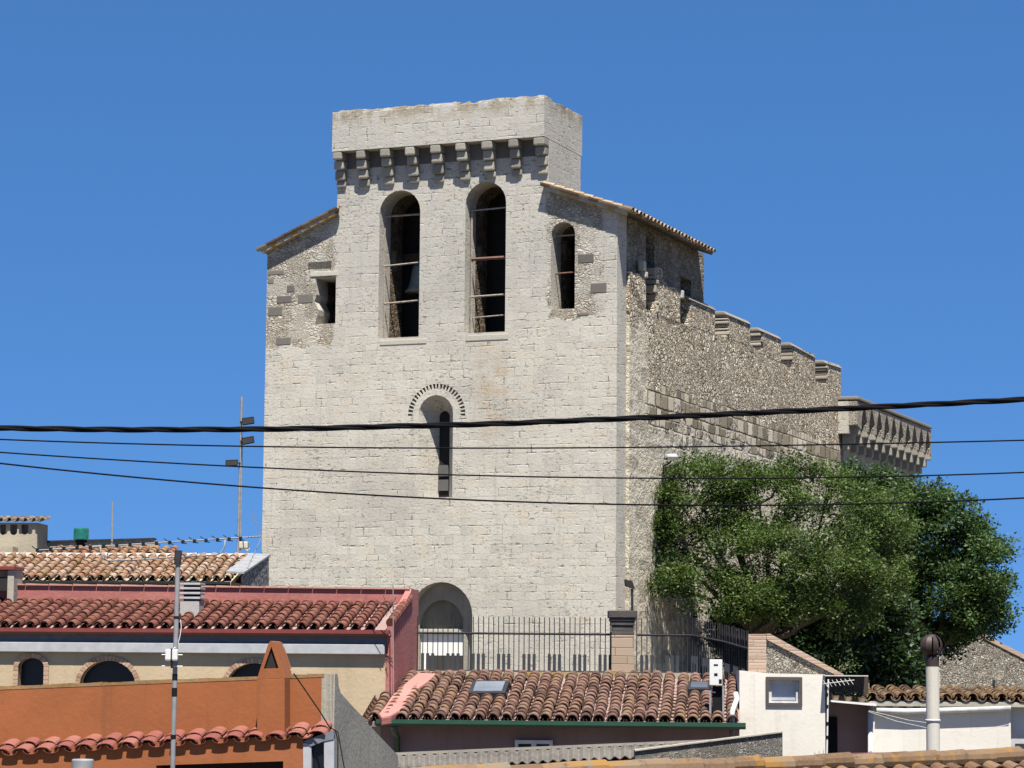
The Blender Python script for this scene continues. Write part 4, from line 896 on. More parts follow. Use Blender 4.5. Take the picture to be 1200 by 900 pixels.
# ---------------------------------------------------------------- white house with the small window
Fh = Fr(866.5, 800, 44, 3)
hf = thing('house', 'narrow white washed house with one small framed window and a brick edged rubble gable', 'house', Fh.W(.7, 1, -3.6))
f = lambda x, y, w=0.0: Fh.hit(x, y, w)
ur = f(967, 830)[0]; zf1 = f(867, 785.5)[1]; zf2 = f(966, 790.5)[1]
wh = [f(901, 823.5)[0], f(936.5, 797)[0], f(901, 823.5)[1], f(936.5, 797)[1]]
MB().plate(Fh.front, [(0, -3.7), (ur, -3.7), (ur, zf2), (f(900, 789)[0], f(900, 789)[1]), (0, zf1)], [([(wh[0], wh[2]), (wh[1], wh[2]), (wh[1], wh[3]), (wh[0], wh[3])],)*2+(.18,)], 0, 2.6).build('wall', M['white'], hf, Fh)
wn = MB().box(Fh, wh[0]+.04, wh[1]-.04, .10, .13, wh[2]+.04, wh[3]-.04).build('window', m_glass('pale_window', (.46,.50,.56), .12), hf, Fh)
fb = MB(); 
for a in ((wh[0]-.05, wh[0], wh[2]-.05, wh[3]+.05), (wh[1], wh[1]+.05, wh[2]-.05, wh[3]+.05), (wh[0], wh[1], wh[3], wh[3]+.05), (wh[0], wh[1], wh[2]-.05, wh[2])):
    fb.box(Fh, a[0], a[1], -.03, .0, a[2], a[3])
fb.build('outer_frame', m_plain('dark_brown_frame', (.07,.06,.055), .7), wn, Fh)
fb = MB()
for a in ((wh[0]+.0, wh[0]+.05, wh[2], wh[3]), (wh[1]-.05, wh[1], wh[2], wh[3]), (wh[0]+.05, wh[1]-.05, wh[3]-.06, wh[3]), (wh[0]+.05, wh[1]-.05, wh[2], wh[2]+.03)):
    fb.box(Fh, a[0], a[1], .06, .099, a[2], a[3])
fb.build('sash', M['gutter_grey'], wn, Fh)
gwv = .55; fg = lambda x, y: f(x, y, gwv)
def gpr(pts, d0, d): return MB().prism([Fh.W(a, gwv+d0, b) for a, b in (fg(*p) for p in pts)], Fh.ey*d)
gpr(((897,745),(984,790),(984,802),(897,802)), 0, .35).build('gable', m_rubble('gable_rubble', scale=15, dist=.05, cols=[(0,(.20,.17,.13)),(.4,(.36,.33,.27)),(1,(.56,.53,.47))]), hf, Fh)
gpr(((877,743),(898,743),(898,802),(877,802)), -.02, .42).build('brick_pier', M['brick'], hf, Fh)
gpr(((898.3,742.5),(902,742.5),(989,790.5),(978,790.5),(898.3,749.5)), -.05, .48).build('brick_coping', M['brick'], hf, Fh)

# ---------------------------------------------------------------- lean-to, white house at right
Gh = Fr(1023, 800, 44, 0); gh_ = lambda x, y, w=0.0: Gh.hit(x, y, w)
hg = thing('house', 'low white house with a grey gutter and brown tile eaves at lower right', 'house', Gh.W(2.5, 1, -3.6))
gu = gh_(1184.5, 850)[0]; ge = gh_(1100, 820, -.12)[1]
MB().box(Gh, 0, gu, 0, 3, -3.7, ge-.01).build('wall', M['white'], hg, Gh)
gv = Vector((0, 1, .10)); gp0 = Gh.W(gh_(1014, 820)[0], -.12, ge-.02)
t_ = MB(); tile_roof(t_, gp0, Gh.ex, gv, 14, 6, sp=.236, course=.24, r=.09, jit=.016, seed=51)
t_.build('roof_tiles', m_tile('mossy_brown_tile', [(.15,.095,.06), (.22,.14,.085), (.26,.16,.08), (.27,.21,.15)], (.26,.15,.05), .5, .6), hg, norm=False)
MB().hexa([gp0-Vector((0,0,.09)), gp0+Gh.ex*3.3-Vector((0,0,.09)), gp0+Gh.ex*3.3-Vector((0,0,.02)), gp0-Vector((0,0,.02)), gp0+gv*1.5-Vector((0,0,.09)), gp0+gv*1.5+Gh.ex*3.3-Vector((0,0,.09)), gp0+gv*1.5+Gh.ex*3.3-Vector((0,0,.02)), gp0+gv*1.5-Vector((0,0,.02))]).build('roof_deck', M['cement'], hg, Gh)
ga = gh_(1027, 832, -.08); gb = gh_(1184, 829.5, -.08)
MB().tube([Gh.W(ga[0], -.08, ga[1]-.01), Gh.W(ga[0]+.5, -.08, ga[1]-.02), Gh.W(ga[0]+1.0, -.08, ga[1]+.0), Gh.W(gb[0], -.08, gb[1])], .055, 10).build('gutter', M['gutter_grey'], hg, smooth=True)
for x in (1034, 1050, 1066, 1082, 1118, 1150, 1166, 1181):
    a = gh_(x, 828.5, -.08); MB().box(Gh, a[0]-.055, a[0]+.055, -.09, .0, a[1]-.02, a[1]+.035+(.07 if x in (1118, 1181) else 0)).build('gutter_bracket', M['white'], hg, Gh, bevel=.02)
a = gh_(1020, 850, -.05); MB().tube([Gh.W(a[0], -.06, gh_(1020, 833)[1]), Gh.W(a[0], -.06, -3.6)], .045, 10).build('downpipe', M['gutter_grey'], hg, smooth=True)
MB().box(Gh, gu+.01, gu+1.2, .12, 2.9, -3.7, ge-.06).build('annex_wall', m_plaster('grey_white_wash', (.50,.50,.50), .1, .005, dirt_amt=.3), hg, Gh)
a = gh_(1190, 880, .1); MB().box(Gh, a[0], a[0]+.16, .05, .118, a[1], a[1]+.12).build('meter_box', M['darkmetal'], hg, Gh)
ln = thing('lean_to', 'shaded lean-to with a brown board and sheet roof between the two white houses', 'lean-to', Gh.W(-.4, .3, -3.6))
a = gh_(967.5, 833, .5); b = gh_(1019, 833, .5)
MB().box(Gh, a[0], b[0], .5, 2.5, -3.7, gh_(990, 800, .5)[1]).build('back_wall', M['mauve'], ln, Gh)
a1 = gh_(967.8, 840, .48); b1 = gh_(981, 840, .48)
MB().box(Gh, a1[0], b1[0], .46, .499, -3.6, a1[1]).build('door', M['blackpl'], ln, Gh)
a1 = gh_(969, 815.5, .1); b1 = gh_(1017.5, 793, .1)
MB().box(Gh, a1[0], b1[0], .10, .14, a1[1], b1[1]).build('board', m_plain('dark_brown_board', (.045,.033,.026), .7), ln, Gh)
MB().prism([Gh.W(gh_(x, y, -.35)[0], -.35, gh_(x, y, -.35)[1]) for x, y in ((966.5, 791), (1017.5, 791.5), (1017.5, 792.6), (966.5, 792.4))], Gh.ey*1.2).build('roof_sheet', M['gutter_grey'], ln, Gh)
sh_ = MB().prism([Gh.W(gh_(x, y, -.3)[0], -.3, gh_(x, y, -.3)[1]) for x, y in ((974, 820.5), (1027, 824.5), (1027, 827.5), (974, 822.5))], Gh.ey*.5).build('shelf', M['whitepvc'], ln, Gh)

# ---------------------------------------------------------------- rubble wall at right
RW = Fr(1086, 800, 105, -6); r_h = lambda x, y: RW.hit(x, y)
rw = thing('wall', 'old rubble wall with a pale ashlar end and brick coping at right of the dark tree', 'wall', RW.W(2, 0, .1))
tp = [(1101, 772), (1108, 766), (1120, 760), (1135, 750), (1152, 744.5), (1165, 750), (1180, 758), (1200, 769), (1235, 788)]
pts = [(r_h(1101, 800)[0], -.4)] + [r_h(*p) for p in tp] + [(r_h(1235, 800)[0], -.4)]
MB().prism([RW.W(a, 0, b) for a, b in pts], RW.ey*.6).build('rubble_face', m_rubble('end_rubble', scale=7, dist=.08, cols=[(0,(.22,.19,.15)),(.4,(.37,.34,.285)),(1,(.52,.49,.43))]), rw, RW)
MB().prism([RW.W(a, -.03, b) for a, b in [(r_h(1070, 800)[0], -.4), r_h(1070, 775), r_h(1086, 768), r_h(1101.5, 765), (r_h(1101.5, 800)[0], -.4)]], RW.ey*.7).build('ashlar_end', M['stone_plain'], rw, RW)
MB().prism([RW.W(a, -.05, b) for a, b in [r_h(1152, 742.5), r_h(1200, 767), r_h(1235, 786), r_h(1235, 791), r_h(1200, 772.5), r_h(1152, 748)]], RW.ey*.7).build('brick_coping', M['brick'], rw, RW)
a = r_h(1163, 806); b = r_h(1166, 797); MB().box(RW, a[0], b[0], -.004, .1, -.3, b[1]).build('slot', M['black'], rw, RW)

# ---------------------------------------------------------------- grey shed: corrugated roof and roughcast wall
shd = thing('shed', 'grey shed with a corrugated fibre cement roof and roughcast end wall', 'shed', P(700, 900, 37))
M['fibre'] = m_plaster('fibre_cement', (.155,.138,.115), .3, .02, dirt=(.05,.045,.036), dirt_amt=.85)
mb = MB(); n = 34*6; tl_, tr_ = P(440, 884.5, 40), P(850, 867.5, 40); bl, br = P(440, 902, 36), P(850, 881, 36)
up_n = Vector((0, -.1, 1)).normalized(); vs = []
for i in range(n+1):
    t = i/n; h = .022*math.sin(2*math.pi*t*34)
    for r_ in range(2):
        for s_ in (0, .35, .7, 1.0):
            p = (bl*(1-t)+br*t)*(1-s_)+(tl_*(1-t)+tr_*t)*s_; vs.append(p+up_n*(h+.0-(.012 if r_ else 0)))
fs = []
for i in range(n):
    for r_ in range(2):
        for s_ in range(3):
            a = i*8+r_*4+s_; fs.append((a, a+8, a+9, a+1) if not r_ else (a, a+1, a+9, a+8))
    a = i*8; fs.append((a, a+4, a+12, a+8)); fs.append((a+3, a+11, a+15, a+7))
mb.add(vs, fs); mb.build('corrugated_roof', M['fibre'], shd, norm=False)
MB().hexa([tl_+Vector((0,-.35,-.01)), tr_+Vector((0,-.35,-.01)), tr_+Vector((0,-.30,.015)), tl_+Vector((0,-.30,.015)), tl_+Vector((0,.2,-.01)), tr_+Vector((0,.2,-.01)), tr_+Vector((0,.1,.02)), tl_+Vector((0,.1,.02))]).build('ridge_cap', M['fibre'], shd)
MB().prism([P(440, 912, 36.3), P(747, 892, 36.3), P(747, 960, 36.3), P(440, 960, 36.3)], (0, 3, 0)).build('wall', M['cement'], shd)
MB().prism([P(744, 880.5, 36), P(917, 858.6, 36), P(917, 960, 36), P(744, 960, 36)], (0, .28, 0)).build('end_wall', M['roughcast'], shd)
MB().prism([P(744, 878.8, 35.97), P(917.3, 856.9, 35.97), P(917.3, 858.5, 35.97), P(744, 880.4, 35.97)], (0, .34, 0)).build('wall_coping', M['cement'], shd)

# ---------------------------------------------------------------- foreground roof with lichen
fgd = thing('tiled_roof', 'foreground roof of old tiles crusted with orange lichen at the bottom edge', 'roof', P(900, 930, 28))
r0, r1 = P(470, 919.5, 27.5), P(1225, 894, 31); al_ = (r1-r0); dn = Vector((al_.y, -al_.x, 0)).normalized()*1.0; upd = -dn*1.0+Vector((0, 0, .33))
nr = 6; cs_ = .27; p0 = r0 - upd.normalized()*(nr*cs_) - Vector((0, 0, .05))
t_ = MB(); nc = int(al_.length/.245); tile_roof(t_, p0, al_, upd, nc, nr, sp=al_.length/nc, course=cs_, r=.096, jit=.018, seed=61); t_.build('roof_tiles', M['lichentile'], fgd, norm=False)
rd = MB(); k = 0.0; ad = al_.normalized()
while k < al_.length:
    a = r0+ad*k+Vector((0, 0, .075+rng.uniform(-.012, .012))); rd.tube([a, a+ad*.44+Vector((0, 0, rng.uniform(-.008, .008)))], [.098, .112], 12, val=rng.random()); k += .385
rd.build('ridge_tiles', m_tile('lichen_ridge_tile', [(.13,.08,.045), (.20,.13,.075), (.20,.165,.12)], (.29,.145,.025), .75, .75), fgd)
dk = upd.normalized()*(-nr*cs_); z_ = Vector((0, 0, -.12))
MB().hexa([r0+dk+z_, r1+dk+z_, r1+dk+z_*.6, r0+dk+z_*.6, r0+z_, r1+z_, r1+z_*.6, r0+z_*.6]).build('roof_deck', M['cement'], fgd)
MB().hexa([r0-dk*1.0*Vector((1,1,0)).length*0+z_*1.0-Vector((0,0,6.5)), r1+z_-Vector((0,0,6.5)), r1+z_, r0+z_, r0+Vector((0,.25,0))+z_-Vector((0,0,6.5)), r1+Vector((0,.25,0))+z_-Vector((0,0,6.5)), r1+Vector((0,.25,0))+z_, r0+Vector((0,.25,0))+z_]).build('wall', M['cement'], fgd)
a, b = P(966, 884, 32.2), P(1086, 881.5, 32.2)
tag(MB().prism([a, b, b-Vector((0,0,.05)), a-Vector((0,0,.05))], (0, .35, 0)).build('metal_flashing', M['gutter_red']), 'red metal flashing strip behind the lichen covered ridge', 'flashing')
# ================================================================== RAILING
def railing(name, label, segs, yb_yt, step, group):
    """segs: list of world base points along the foot; heights bottom/top relative to the foot"""
    root = thing(name, label, 'railing', segs[0], group)
    mbr = MB(); pts = segs; up3 = Vector((0, 0, 1)); b0, rl, tp_ = yb_yt
    MB().tube([p+up3*rl for p in pts], .022, 6).build('rail', M['darkmetal'], root)
    MB().tube([p+up3*b0 for p in pts], .020, 6).build('bottom_rail', M['darkmetal'], root)
    tot = sum((pts[i+1]-pts[i]).length for i in range(len(pts)-1)); n = int(tot/step)
    bar0 = pl0 = None
    for k in range(n+1):
        s_ = tot*k/n
        for i in range(len(pts)-1):
            l = (pts[i+1]-pts[i]).length
            if s_ <= l+1e-6: p = pts[i].lerp(pts[i+1], min(1, s_/l)); break
            s_ -= l
        if bar0 is None:
            m = MB(); m.tube([p+up3*b0, p+up3*tp_], .0092, 6); bar0 = m.build('bar', M['darkmetal'], root); ref = p
        else:
            c = bar0.copy(); COL.objects.link(c); c.parent = root; c.location = p-ref+Vector((0, 0, rng.uniform(-.006, .006)))
            c.rotation_euler = (rng.uniform(-.004, .004), rng.uniform(-.006, .006), 0)
        if k % 5 in (1, 2, 3):
            if pl0 is None:
                m = MB(); w_ = .028; m.hexa([p+Vector((-w_,-.012,b0)), p+Vector((w_,-.012,b0)), p+Vector((w_,-.012,.33)), p+Vector((-w_,-.012,.33)), p+Vector((-w_,.012,b0)), p+Vector((w_,.012,b0)), p+Vector((w_,.012,.33)), p+Vector((-w_,.012,.33))]); pl0 = m.build('foot_plate', M['slateplate'], root); ref2 = p
            else:
                c = pl0.copy(); COL.objects.link(c); c.parent = root; c.location = p-ref2; c.scale = (1, 1, 1)
    return root
M['slateplate'] = m_plain('slate_grey_plate', (.05,.053,.062), .8, spec=.12)
YR = 47.5
rb = lambda x, y, Y=YR: P(x, y, Y)
hts = (.02, (787-742)/3100*YR, (787-722.5)/3100*YR)
railing('railing', 'dark iron railing left of the brick pillar, in front of the church portal', [rb(489, 787), rb(715, 789)], hts, .0900, 'iron railings on the terrace')
railing('railing', 'dark iron railing right of the brick pillar, bending down towards the white house', [rb(746, 789.5), rb(812, 790), P(850, 799, 46.3), P(877, 808, 45.1)], hts, .0900, 'iron railings on the terrace')

# ================================================================== TREES
def leaves(name, clumps, mat, parent, seed, lsize, shade=.0):
    rs = np.random.RandomState(seed); V = []; RN = []
    for (c, r, n, tone) in clumps:
        d = rs.normal(size=(n, 3)); d /= np.linalg.norm(d, axis=1)[:, None]
        rad = rs.uniform(.15, 1.0, n)**.6 * (1+.35*(rs.rand(n)<.10))
        p = np.array(c) + d*rad[:, None]*np.array(r)
        p += rs.normal(size=(n, 3))*.06
        p[:, 2] -= .12*rs.rand(n)
        a = rs.normal(size=(n, 3))*np.array([1, 1, .55]) + d*.6; a /= np.linalg.norm(a, axis=1)[:, None]
        nn_ = rs.normal(size=(n, 3))*.75 + np.array([0, 0, .9]); b = np.cross(a, nn_); b /= np.linalg.norm(b, axis=1)[:, None]+1e-9
        s = lsize*rs.uniform(.6, 1.25, n)[:, None]
        q = np.stack([p, p+a*s*.5+b*s*.24, p+a*s, p+a*s*.5-b*s*.24], 1)
        V.append(q.reshape(-1, 3)); RN.append(np.clip(tone + rs.normal(size=n)*.22, 0, 1))
    V = np.concatenate(V); RN = np.concatenate(RN); nf = len(RN); org = np.array(parent.location)
    me = bpy.data.meshes.new(name); me.vertices.add(nf*4); me.loops.add(nf*4); me.polygons.add(nf)
    me.vertices.foreach_set('co', (V-org).ravel()); me.loops.foreach_set('vertex_index', np.arange(nf*4, dtype=np.int32))
    me.polygons.foreach_set('loop_start', np.arange(0, nf*4, 4, dtype=np.int32)); me.polygons.foreach_set('loop_total', np.full(nf, 4, dtype=np.int32))
    me.update(); at = me.attributes.new('rnd', 'FLOAT', 'FACE'); at.data.foreach_set('value', RN)
    me.materials.append(mat); o = bpy.data.objects.new(name, me); COL.objects.link(o); o.parent = parent; return o
def tree(label, base, ells, nclump, per, mat, seed, lsize, trunk_r, cr=(.45, .8), fork=.28, group=None, name='tree', bark=None):
    root = thing(name, label, 'tree', base, group); rg = random.Random(seed); cl = []; tips = []
    vol = [e[2]*e[3] for e in ells]; tv = sum(vol)
    for e, v in zip(ells, vol):
        cx_, cy_, rx, ry, Y, ryd = e; sc_ = Y/3100; c = P(cx_, cy_, Y); n = max(3, int(nclump*v/tv)); tips.append((c, rx*sc_))
        for k in range(n):
            while True:
                d = Vector((rg.gauss(0, 1), rg.gauss(0, 1), rg.gauss(0, 1))); d.normalize()
                if d.y < .55: break
            t = rg.uniform(.40, 1.0)**.6 if rg.random() < .86 else rg.uniform(1.0, 1.22)
            p = c + Vector((d.x*rx*sc_*t, d.y*ryd*t, d.z*ry*sc_*t)); r = rg.uniform(*cr)*(1.0 if t > .7 else 1.2)*(.6 if t > 1 else 1)
            cl.append((p, (r*1.15, r*1.0, r*.68), int(per*r*r/.36), rg.uniform(.12, .88)))
    leaves('crown', cl, mat, root, seed, lsize)
    tk = MB(); b = Vector(base); top_c = sum((t_[0] for t_ in tips), Vector())/len(tips)
    f1 = b + (top_c-b)*fork + Vector((rg.uniform(-.2, .2), 0, 0))
    tk.tube([b-Vector((0, 0, .3)), b+(f1-b)*.5+Vector((.12, 0, 0)), f1], [trunk_r*1.3, trunk_r, trunk_r*.85], 10)
    limbs = []
    for c, r in tips:
        m1 = f1.lerp(c, .35)+Vector((rg.uniform(-.4, .4), rg.uniform(-.3, .3), rg.uniform(-.5, -.1))); m2 = f1.lerp(c, .7)+Vector((rg.uniform(-.3, .3), rg.uniform(-.3, .3), rg.uniform(-.2, .2)))
        tk.tube([f1-(f1-b)*.08, m1, m2, c], [trunk_r*.62, trunk_r*.45, trunk_r*.3, trunk_r*.12], 8); limbs += [m1, m2, c, f1.lerp(m1, .6)]
    for (p, r, n, t) in cl:
        if rg.random() < .6:
            q_ = min(limbs, key=lambda l: (l-p).length + (2 if l.z > p.z+.6 else 0)); mm = q_.lerp(p, .55)+Vector((rg.uniform(-.2, .2), rg.uniform(-.2, .2), rg.uniform(-.25, .1)))
            tk.tube([q_, mm, p], [.06, .035, .012], 5, caps=False)
    tk.build('trunk', bark or M['bark'], root, norm=False, smooth=True)
    return root
M['bark'] = m_bark('grey_brown_bark'); M['barklight'] = m_bark('pale_bark', (.10,.085,.065))
lf1 = m_leaf('olive_green_leaf', [(.014,.030,.007), (.034,.063,.012), (.062,.102,.020), (.098,.130,.036)])
lf2 = m_leaf('dark_green_leaf', [(.010,.027,.008), (.022,.052,.012), (.038,.078,.018), (.058,.100,.026)], .25)
lf3 = m_leaf('deep_shade_leaf', [(.008,.020,.007), (.016,.036,.011), (.026,.055,.016)], .15)  # leaf colours lowered to paint the shade under the larger crowns
tree('broad tree with olive green foliage leaning against the church side wall', P(897, 802, 89),
     [(822,588,58,52,89.3,1.5), (890,590,70,50,90.5,2.0), (965,600,72,56,91,2.4), (1030,625,44,58,91,2.2), (862,645,82,40,88.8,1.6), (776,640,22,52,88.6,.7), (795,690,32,26,87.9,.7), (950,655,80,42,88,2.2), (1020,680,45,38,88.5,1.8), (785,575,22,30,89.2,.6), (850,690,34,22,88.4,1.2), (885,692,36,20,87.6,1.0), (925,695,40,22,87.4,1.0), (985,715,46,22,87.8,1.0), (905,712,44,16,87.2,.8), (868,705,26,18,87.6,.8), (770,600,24,36,88.6,.6), (845,560,26,32,89,.8), (930,552,30,16,91,.9)],
     440, 400, lf1, 5, .125, .24, cr=(.22, .62), fork=.35, bark=M['barklight'])
tree('dark green tree with a dense crown at far right behind the olive green tree', P(1075, 803, 97),
     [(1050,590,60,36,97,2.2), (1105,625,48,50,97,2.2), (1140,665,44,52,96.5,2.0), (1110,690,62,50,96.5,2.2), (1150,715,38,34,96.5,1.6), (1040,680,45,50,98.5,1.6), (1015,560,34,18,97,1.3), (1090,745,45,20,98,1.4)],
     360, 330, lf2, 9, .155, .26, cr=(.30, .64), fork=.3)
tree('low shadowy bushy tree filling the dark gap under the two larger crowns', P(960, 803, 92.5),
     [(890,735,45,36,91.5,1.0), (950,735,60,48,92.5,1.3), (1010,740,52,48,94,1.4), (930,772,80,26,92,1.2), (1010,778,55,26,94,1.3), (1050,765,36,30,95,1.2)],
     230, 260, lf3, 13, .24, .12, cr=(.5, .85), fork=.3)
# vine/ivy tips and weeds
def plant(label, base, n, h_, sp, mat, seed, cat='plant', lsize=.05):
    root = thing('plant', label, cat, base); rg = random.Random(seed); st_ = MB(); cl = []
    for k in range(n):
        t = Vector(base)+Vector((rg.uniform(-sp, sp), rg.uniform(-sp, sp)*.5, h_*rg.uniform(.5, 1))); st_.tube([Vector(base), Vector(base).lerp(t, .5)+Vector((0, 0, h_*.1)), t], [.006, .005, .003], 4)
        cl.append((t, (.07, .07, .06), 26, rg.random()))
    leaves('foliage', cl, mat, root, seed, lsize); st_.build('stem', M['bark'], root, norm=False)
for i, (x, y, lb) in enumerate(((979, 820.6, 'small potted plant, leftmost on the lean-to shelf'), (994, 821.7, 'small potted plant in the middle of the lean-to shelf'), (1010, 822.8, 'small potted plant at the right end of the lean-to shelf'))):
    b = P(x, y, 43.85); pt = thing('potted_plant', lb, 'potted plant', b, 'potted plants on the lean-to shelf')
    MB().lathe(b, [(.05, 0), (.068, .075), (.072, .08), (.06, .078)], 12).build('pot', m_plain('clay_pot', (.30,.20,.13), .9), pt)
    leaves('foliage', [(b+Vector((0, 0, .11)), (.085, .07, .045), 70, .5)], lf1, pt, 30+i, .045)
plant('dry weeds growing on the gable behind the brick coping', P(985, 789, 44.9), 7, .22, .3, lf1, 41)

# ================================================================== CABLES
def cable(label, pts, Y, r, twist=False, ext=34):
    cs = np.polyfit([p[0] for p in pts], [p[1] for p in pts], 3 if len(pts) > 4 else 2)
    X = []; xa = [p[0] for p in pts]
    for px in np.linspace(0, 1200, 161): X.append(P(px, float(np.polyval(cs, px)), Y))
    dl = (X[0]-X[4]).normalized(); dr = (X[-1]-X[-5]).normalized()
    X = [X[0]+dl*ext*t+Vector((0, 0, .004*(ext*t)**2)) for t in (1, .75, .5, .25)] + X + [X[-1]+dr*ext*t+Vector((0, 0, .004*(ext*t)**2)) for t in (.25, .5, .75, 1)]
    mb = MB()
    if twist:
        from mathutils import noise as mn
        P2 = []
        for a, b in zip(X[:-1], X[1:]):
            k = max(1, int((b-a).length/.05)); P2 += [a.lerp(b, i/k) for i in range(k)]
        s_ = 0; last = P2[0]
        strands = [[], [], []]
        for p in P2:
            s_ += (p-last).length; last = p; w_ = mn.noise(Vector((s_*1.1, 0, 0)))*.004
            for q in range(3):
                a = s_*5.2 + q*2.094; strands[q].append(p+Vector((0, math.cos(a)*r*.5, math.sin(a)*r*.5+w_)))
        for st_ in strands: mb.tube(st_, r*.60, 6)
    else: mb.tube(X, r, 6)
    o = mb.build('power_cable', M['cable'], None, norm=False, smooth=True)
    tag(o, label, 'cable', 'overhead cables in front of the church'); return o
M['cable'] = m_plain('black_cable_sheath', (.008,.008,.010), .9, var=.2, spec=.05)
cable('thick black twisted overhead cable, the uppermost of the four', [(0,501.5),(150,503.5),(300,503.5),(450,499.5),(600,495.5),(750,490),(900,483),(1050,476),(1200,468)], 22, .024, True)
cable('thin overhead cable running just below the thick twisted one', [(0,515),(250,522),(550,525.5),(720,524.5),(900,522),(1200,516)], 24, .0075)
cable('thin overhead cable, second from the bottom of the four', [(0,530),(250,545.5),(400,552),(550,557),(720,560),(1020,559),(1200,553.5)], 24, .0075)
cable('thin overhead cable, the lowest of the four', [(0,543),(250,567),(400,578.5),(550,586),(720,590.5),(1020,590.5),(1200,583.5)], 24, .0085)

# ================================================================== ANTENNAS, MASTS, LAMPS
# foreground mast with the long yagi
YM = 30
am = thing('antenna_mast', 'tall galvanised mast with a long comb-like television antenna in front of the terracotta house', 'antenna', P(202, 930, YM))
MB().tube([P(200.5, 1000, YM), P(202.5, 895, YM), P(205, 790, YM), P(208.5, 660, YM), P(209.3, 648, YM)], [.028]*5, 10).build('mast', M['galv'], am, smooth=True)
MB().tube([P(208.0, 662, YM), P(209.2, 645, YM)], .042, 10).build('mast_clamp', M['darkmetal'], am)
for (y0, y1) in ((722, 725), (790, 797), (806, 816), (861, 866)):
    MB().tube([P(205+(790-y0)*.027, y0, YM), P(205+(790-y1)*.027, y1, YM)], .031, 10).build('tape_band', M['blackpl'], am)
bx = lambda x: 645-(x-42)*15/265.0
def AB(x, dy=0, dY=0): return P(x, bx(x)+dy, YM+dY)
bm_ = MB().tube([AB(42), AB(306, -1.5)], .0085, 6).build('boom', M['galv'], am)
k = 0; x = 44.0
while x < 284:
    e0 = AB(x-3.5, -5.0, .10); e1 = AB(x+3.0, 3.5, -.10); m = MB(); m.tube([AB(x-6.5, -5.2, .16), AB(x+.0, 0, 0), AB(x+4, 2.2, -.12)], .0065, 5)
    m.build('element', M['darkmetal'], bm_); MB().box(Fr(x, bx(x), YM, 0), -.018, .018, -.018, .018, P(x, bx(x), YM).z-ZC-.018, P(x, bx(x), YM).z-ZC+.022).build('element_clip', M['blackpl'], bm_); x += 15.5 if x < 200 else 13.5
MB().tube([AB(117.5), P(118, 648, YM), P(121, 654, YM), P(127, 657, YM), P(160, 656, YM), P(208, 652.5, YM), P(240, 651, YM), P(252, 650.5, YM), P(259, 648, YM), P(263, 641, YM), AB(264)], .009, 7).build('boom_support', M['galv'], am, smooth=True)
for (x0, y0, x1, y1) in ((306, 629, 294, 598), (306, 631, 290, 666)):
    rf = MB(); 
    for t in (-.10, 0, .10):
        rf.tube([P(x0, y0, YM+t), P(x1, y1, YM+t*1.6)], .004, 5)
    for s_ in (.25, .5, .75, 1.0):
        a = P(x0+(x1-x0)*s_, y0+(y1-y0)*s_, YM); rf.tube([a+Vector((0,-.17,0)), a+Vector((0,.17,0))], .003, 4)
    rf.build('reflector', M['galv'], bm_)
MB().box(Fr(286, 640, YM, 0), -.05, .05, -.08, .08, P(286, 643, YM).z-ZC, P(286, 635, YM).z-ZC).build('dipole_box', m_plain('cream_plastic', (.55,.52,.42), .5), bm_, bevel=.01)
# white insulator pair lower on the mast
ib = thing('mast_amplifier', 'white twin antenna box clamped halfway up the foreground mast', 'antenna', P(202, 775, YM-.06))
for x0 in (197.2, 205.2):
    c = P(x0, 767.5, YM-.07); MB().box(Fr(x0, 767, YM-.07, 0), -.033, .033, -.04, .04, c.z-ZC-.066, c.z-ZC+.066).build('white_box', M['whitepvc'], ib, bevel=.02)
for y in (767.2, 780.5):
    MB().tube([P(189.5, y, YM-.06), P(214, y+.3, YM-.06)], .006, 6).build('rod', M['whitepvc'], ib)
MB().tube([P(201.2, 760, YM-.08), P(201.2, 783, YM-.08)], .014, 6).build('bracket', M['blackpl'], ib)
MB().tube([P(211.5, 726, YM), P(212.5, 735, YM), P(211, 745, YM), P(208, 757, YM), P(203, 760, YM-.05)], .005, 5).build('coax', M['whitepvc'], ib)

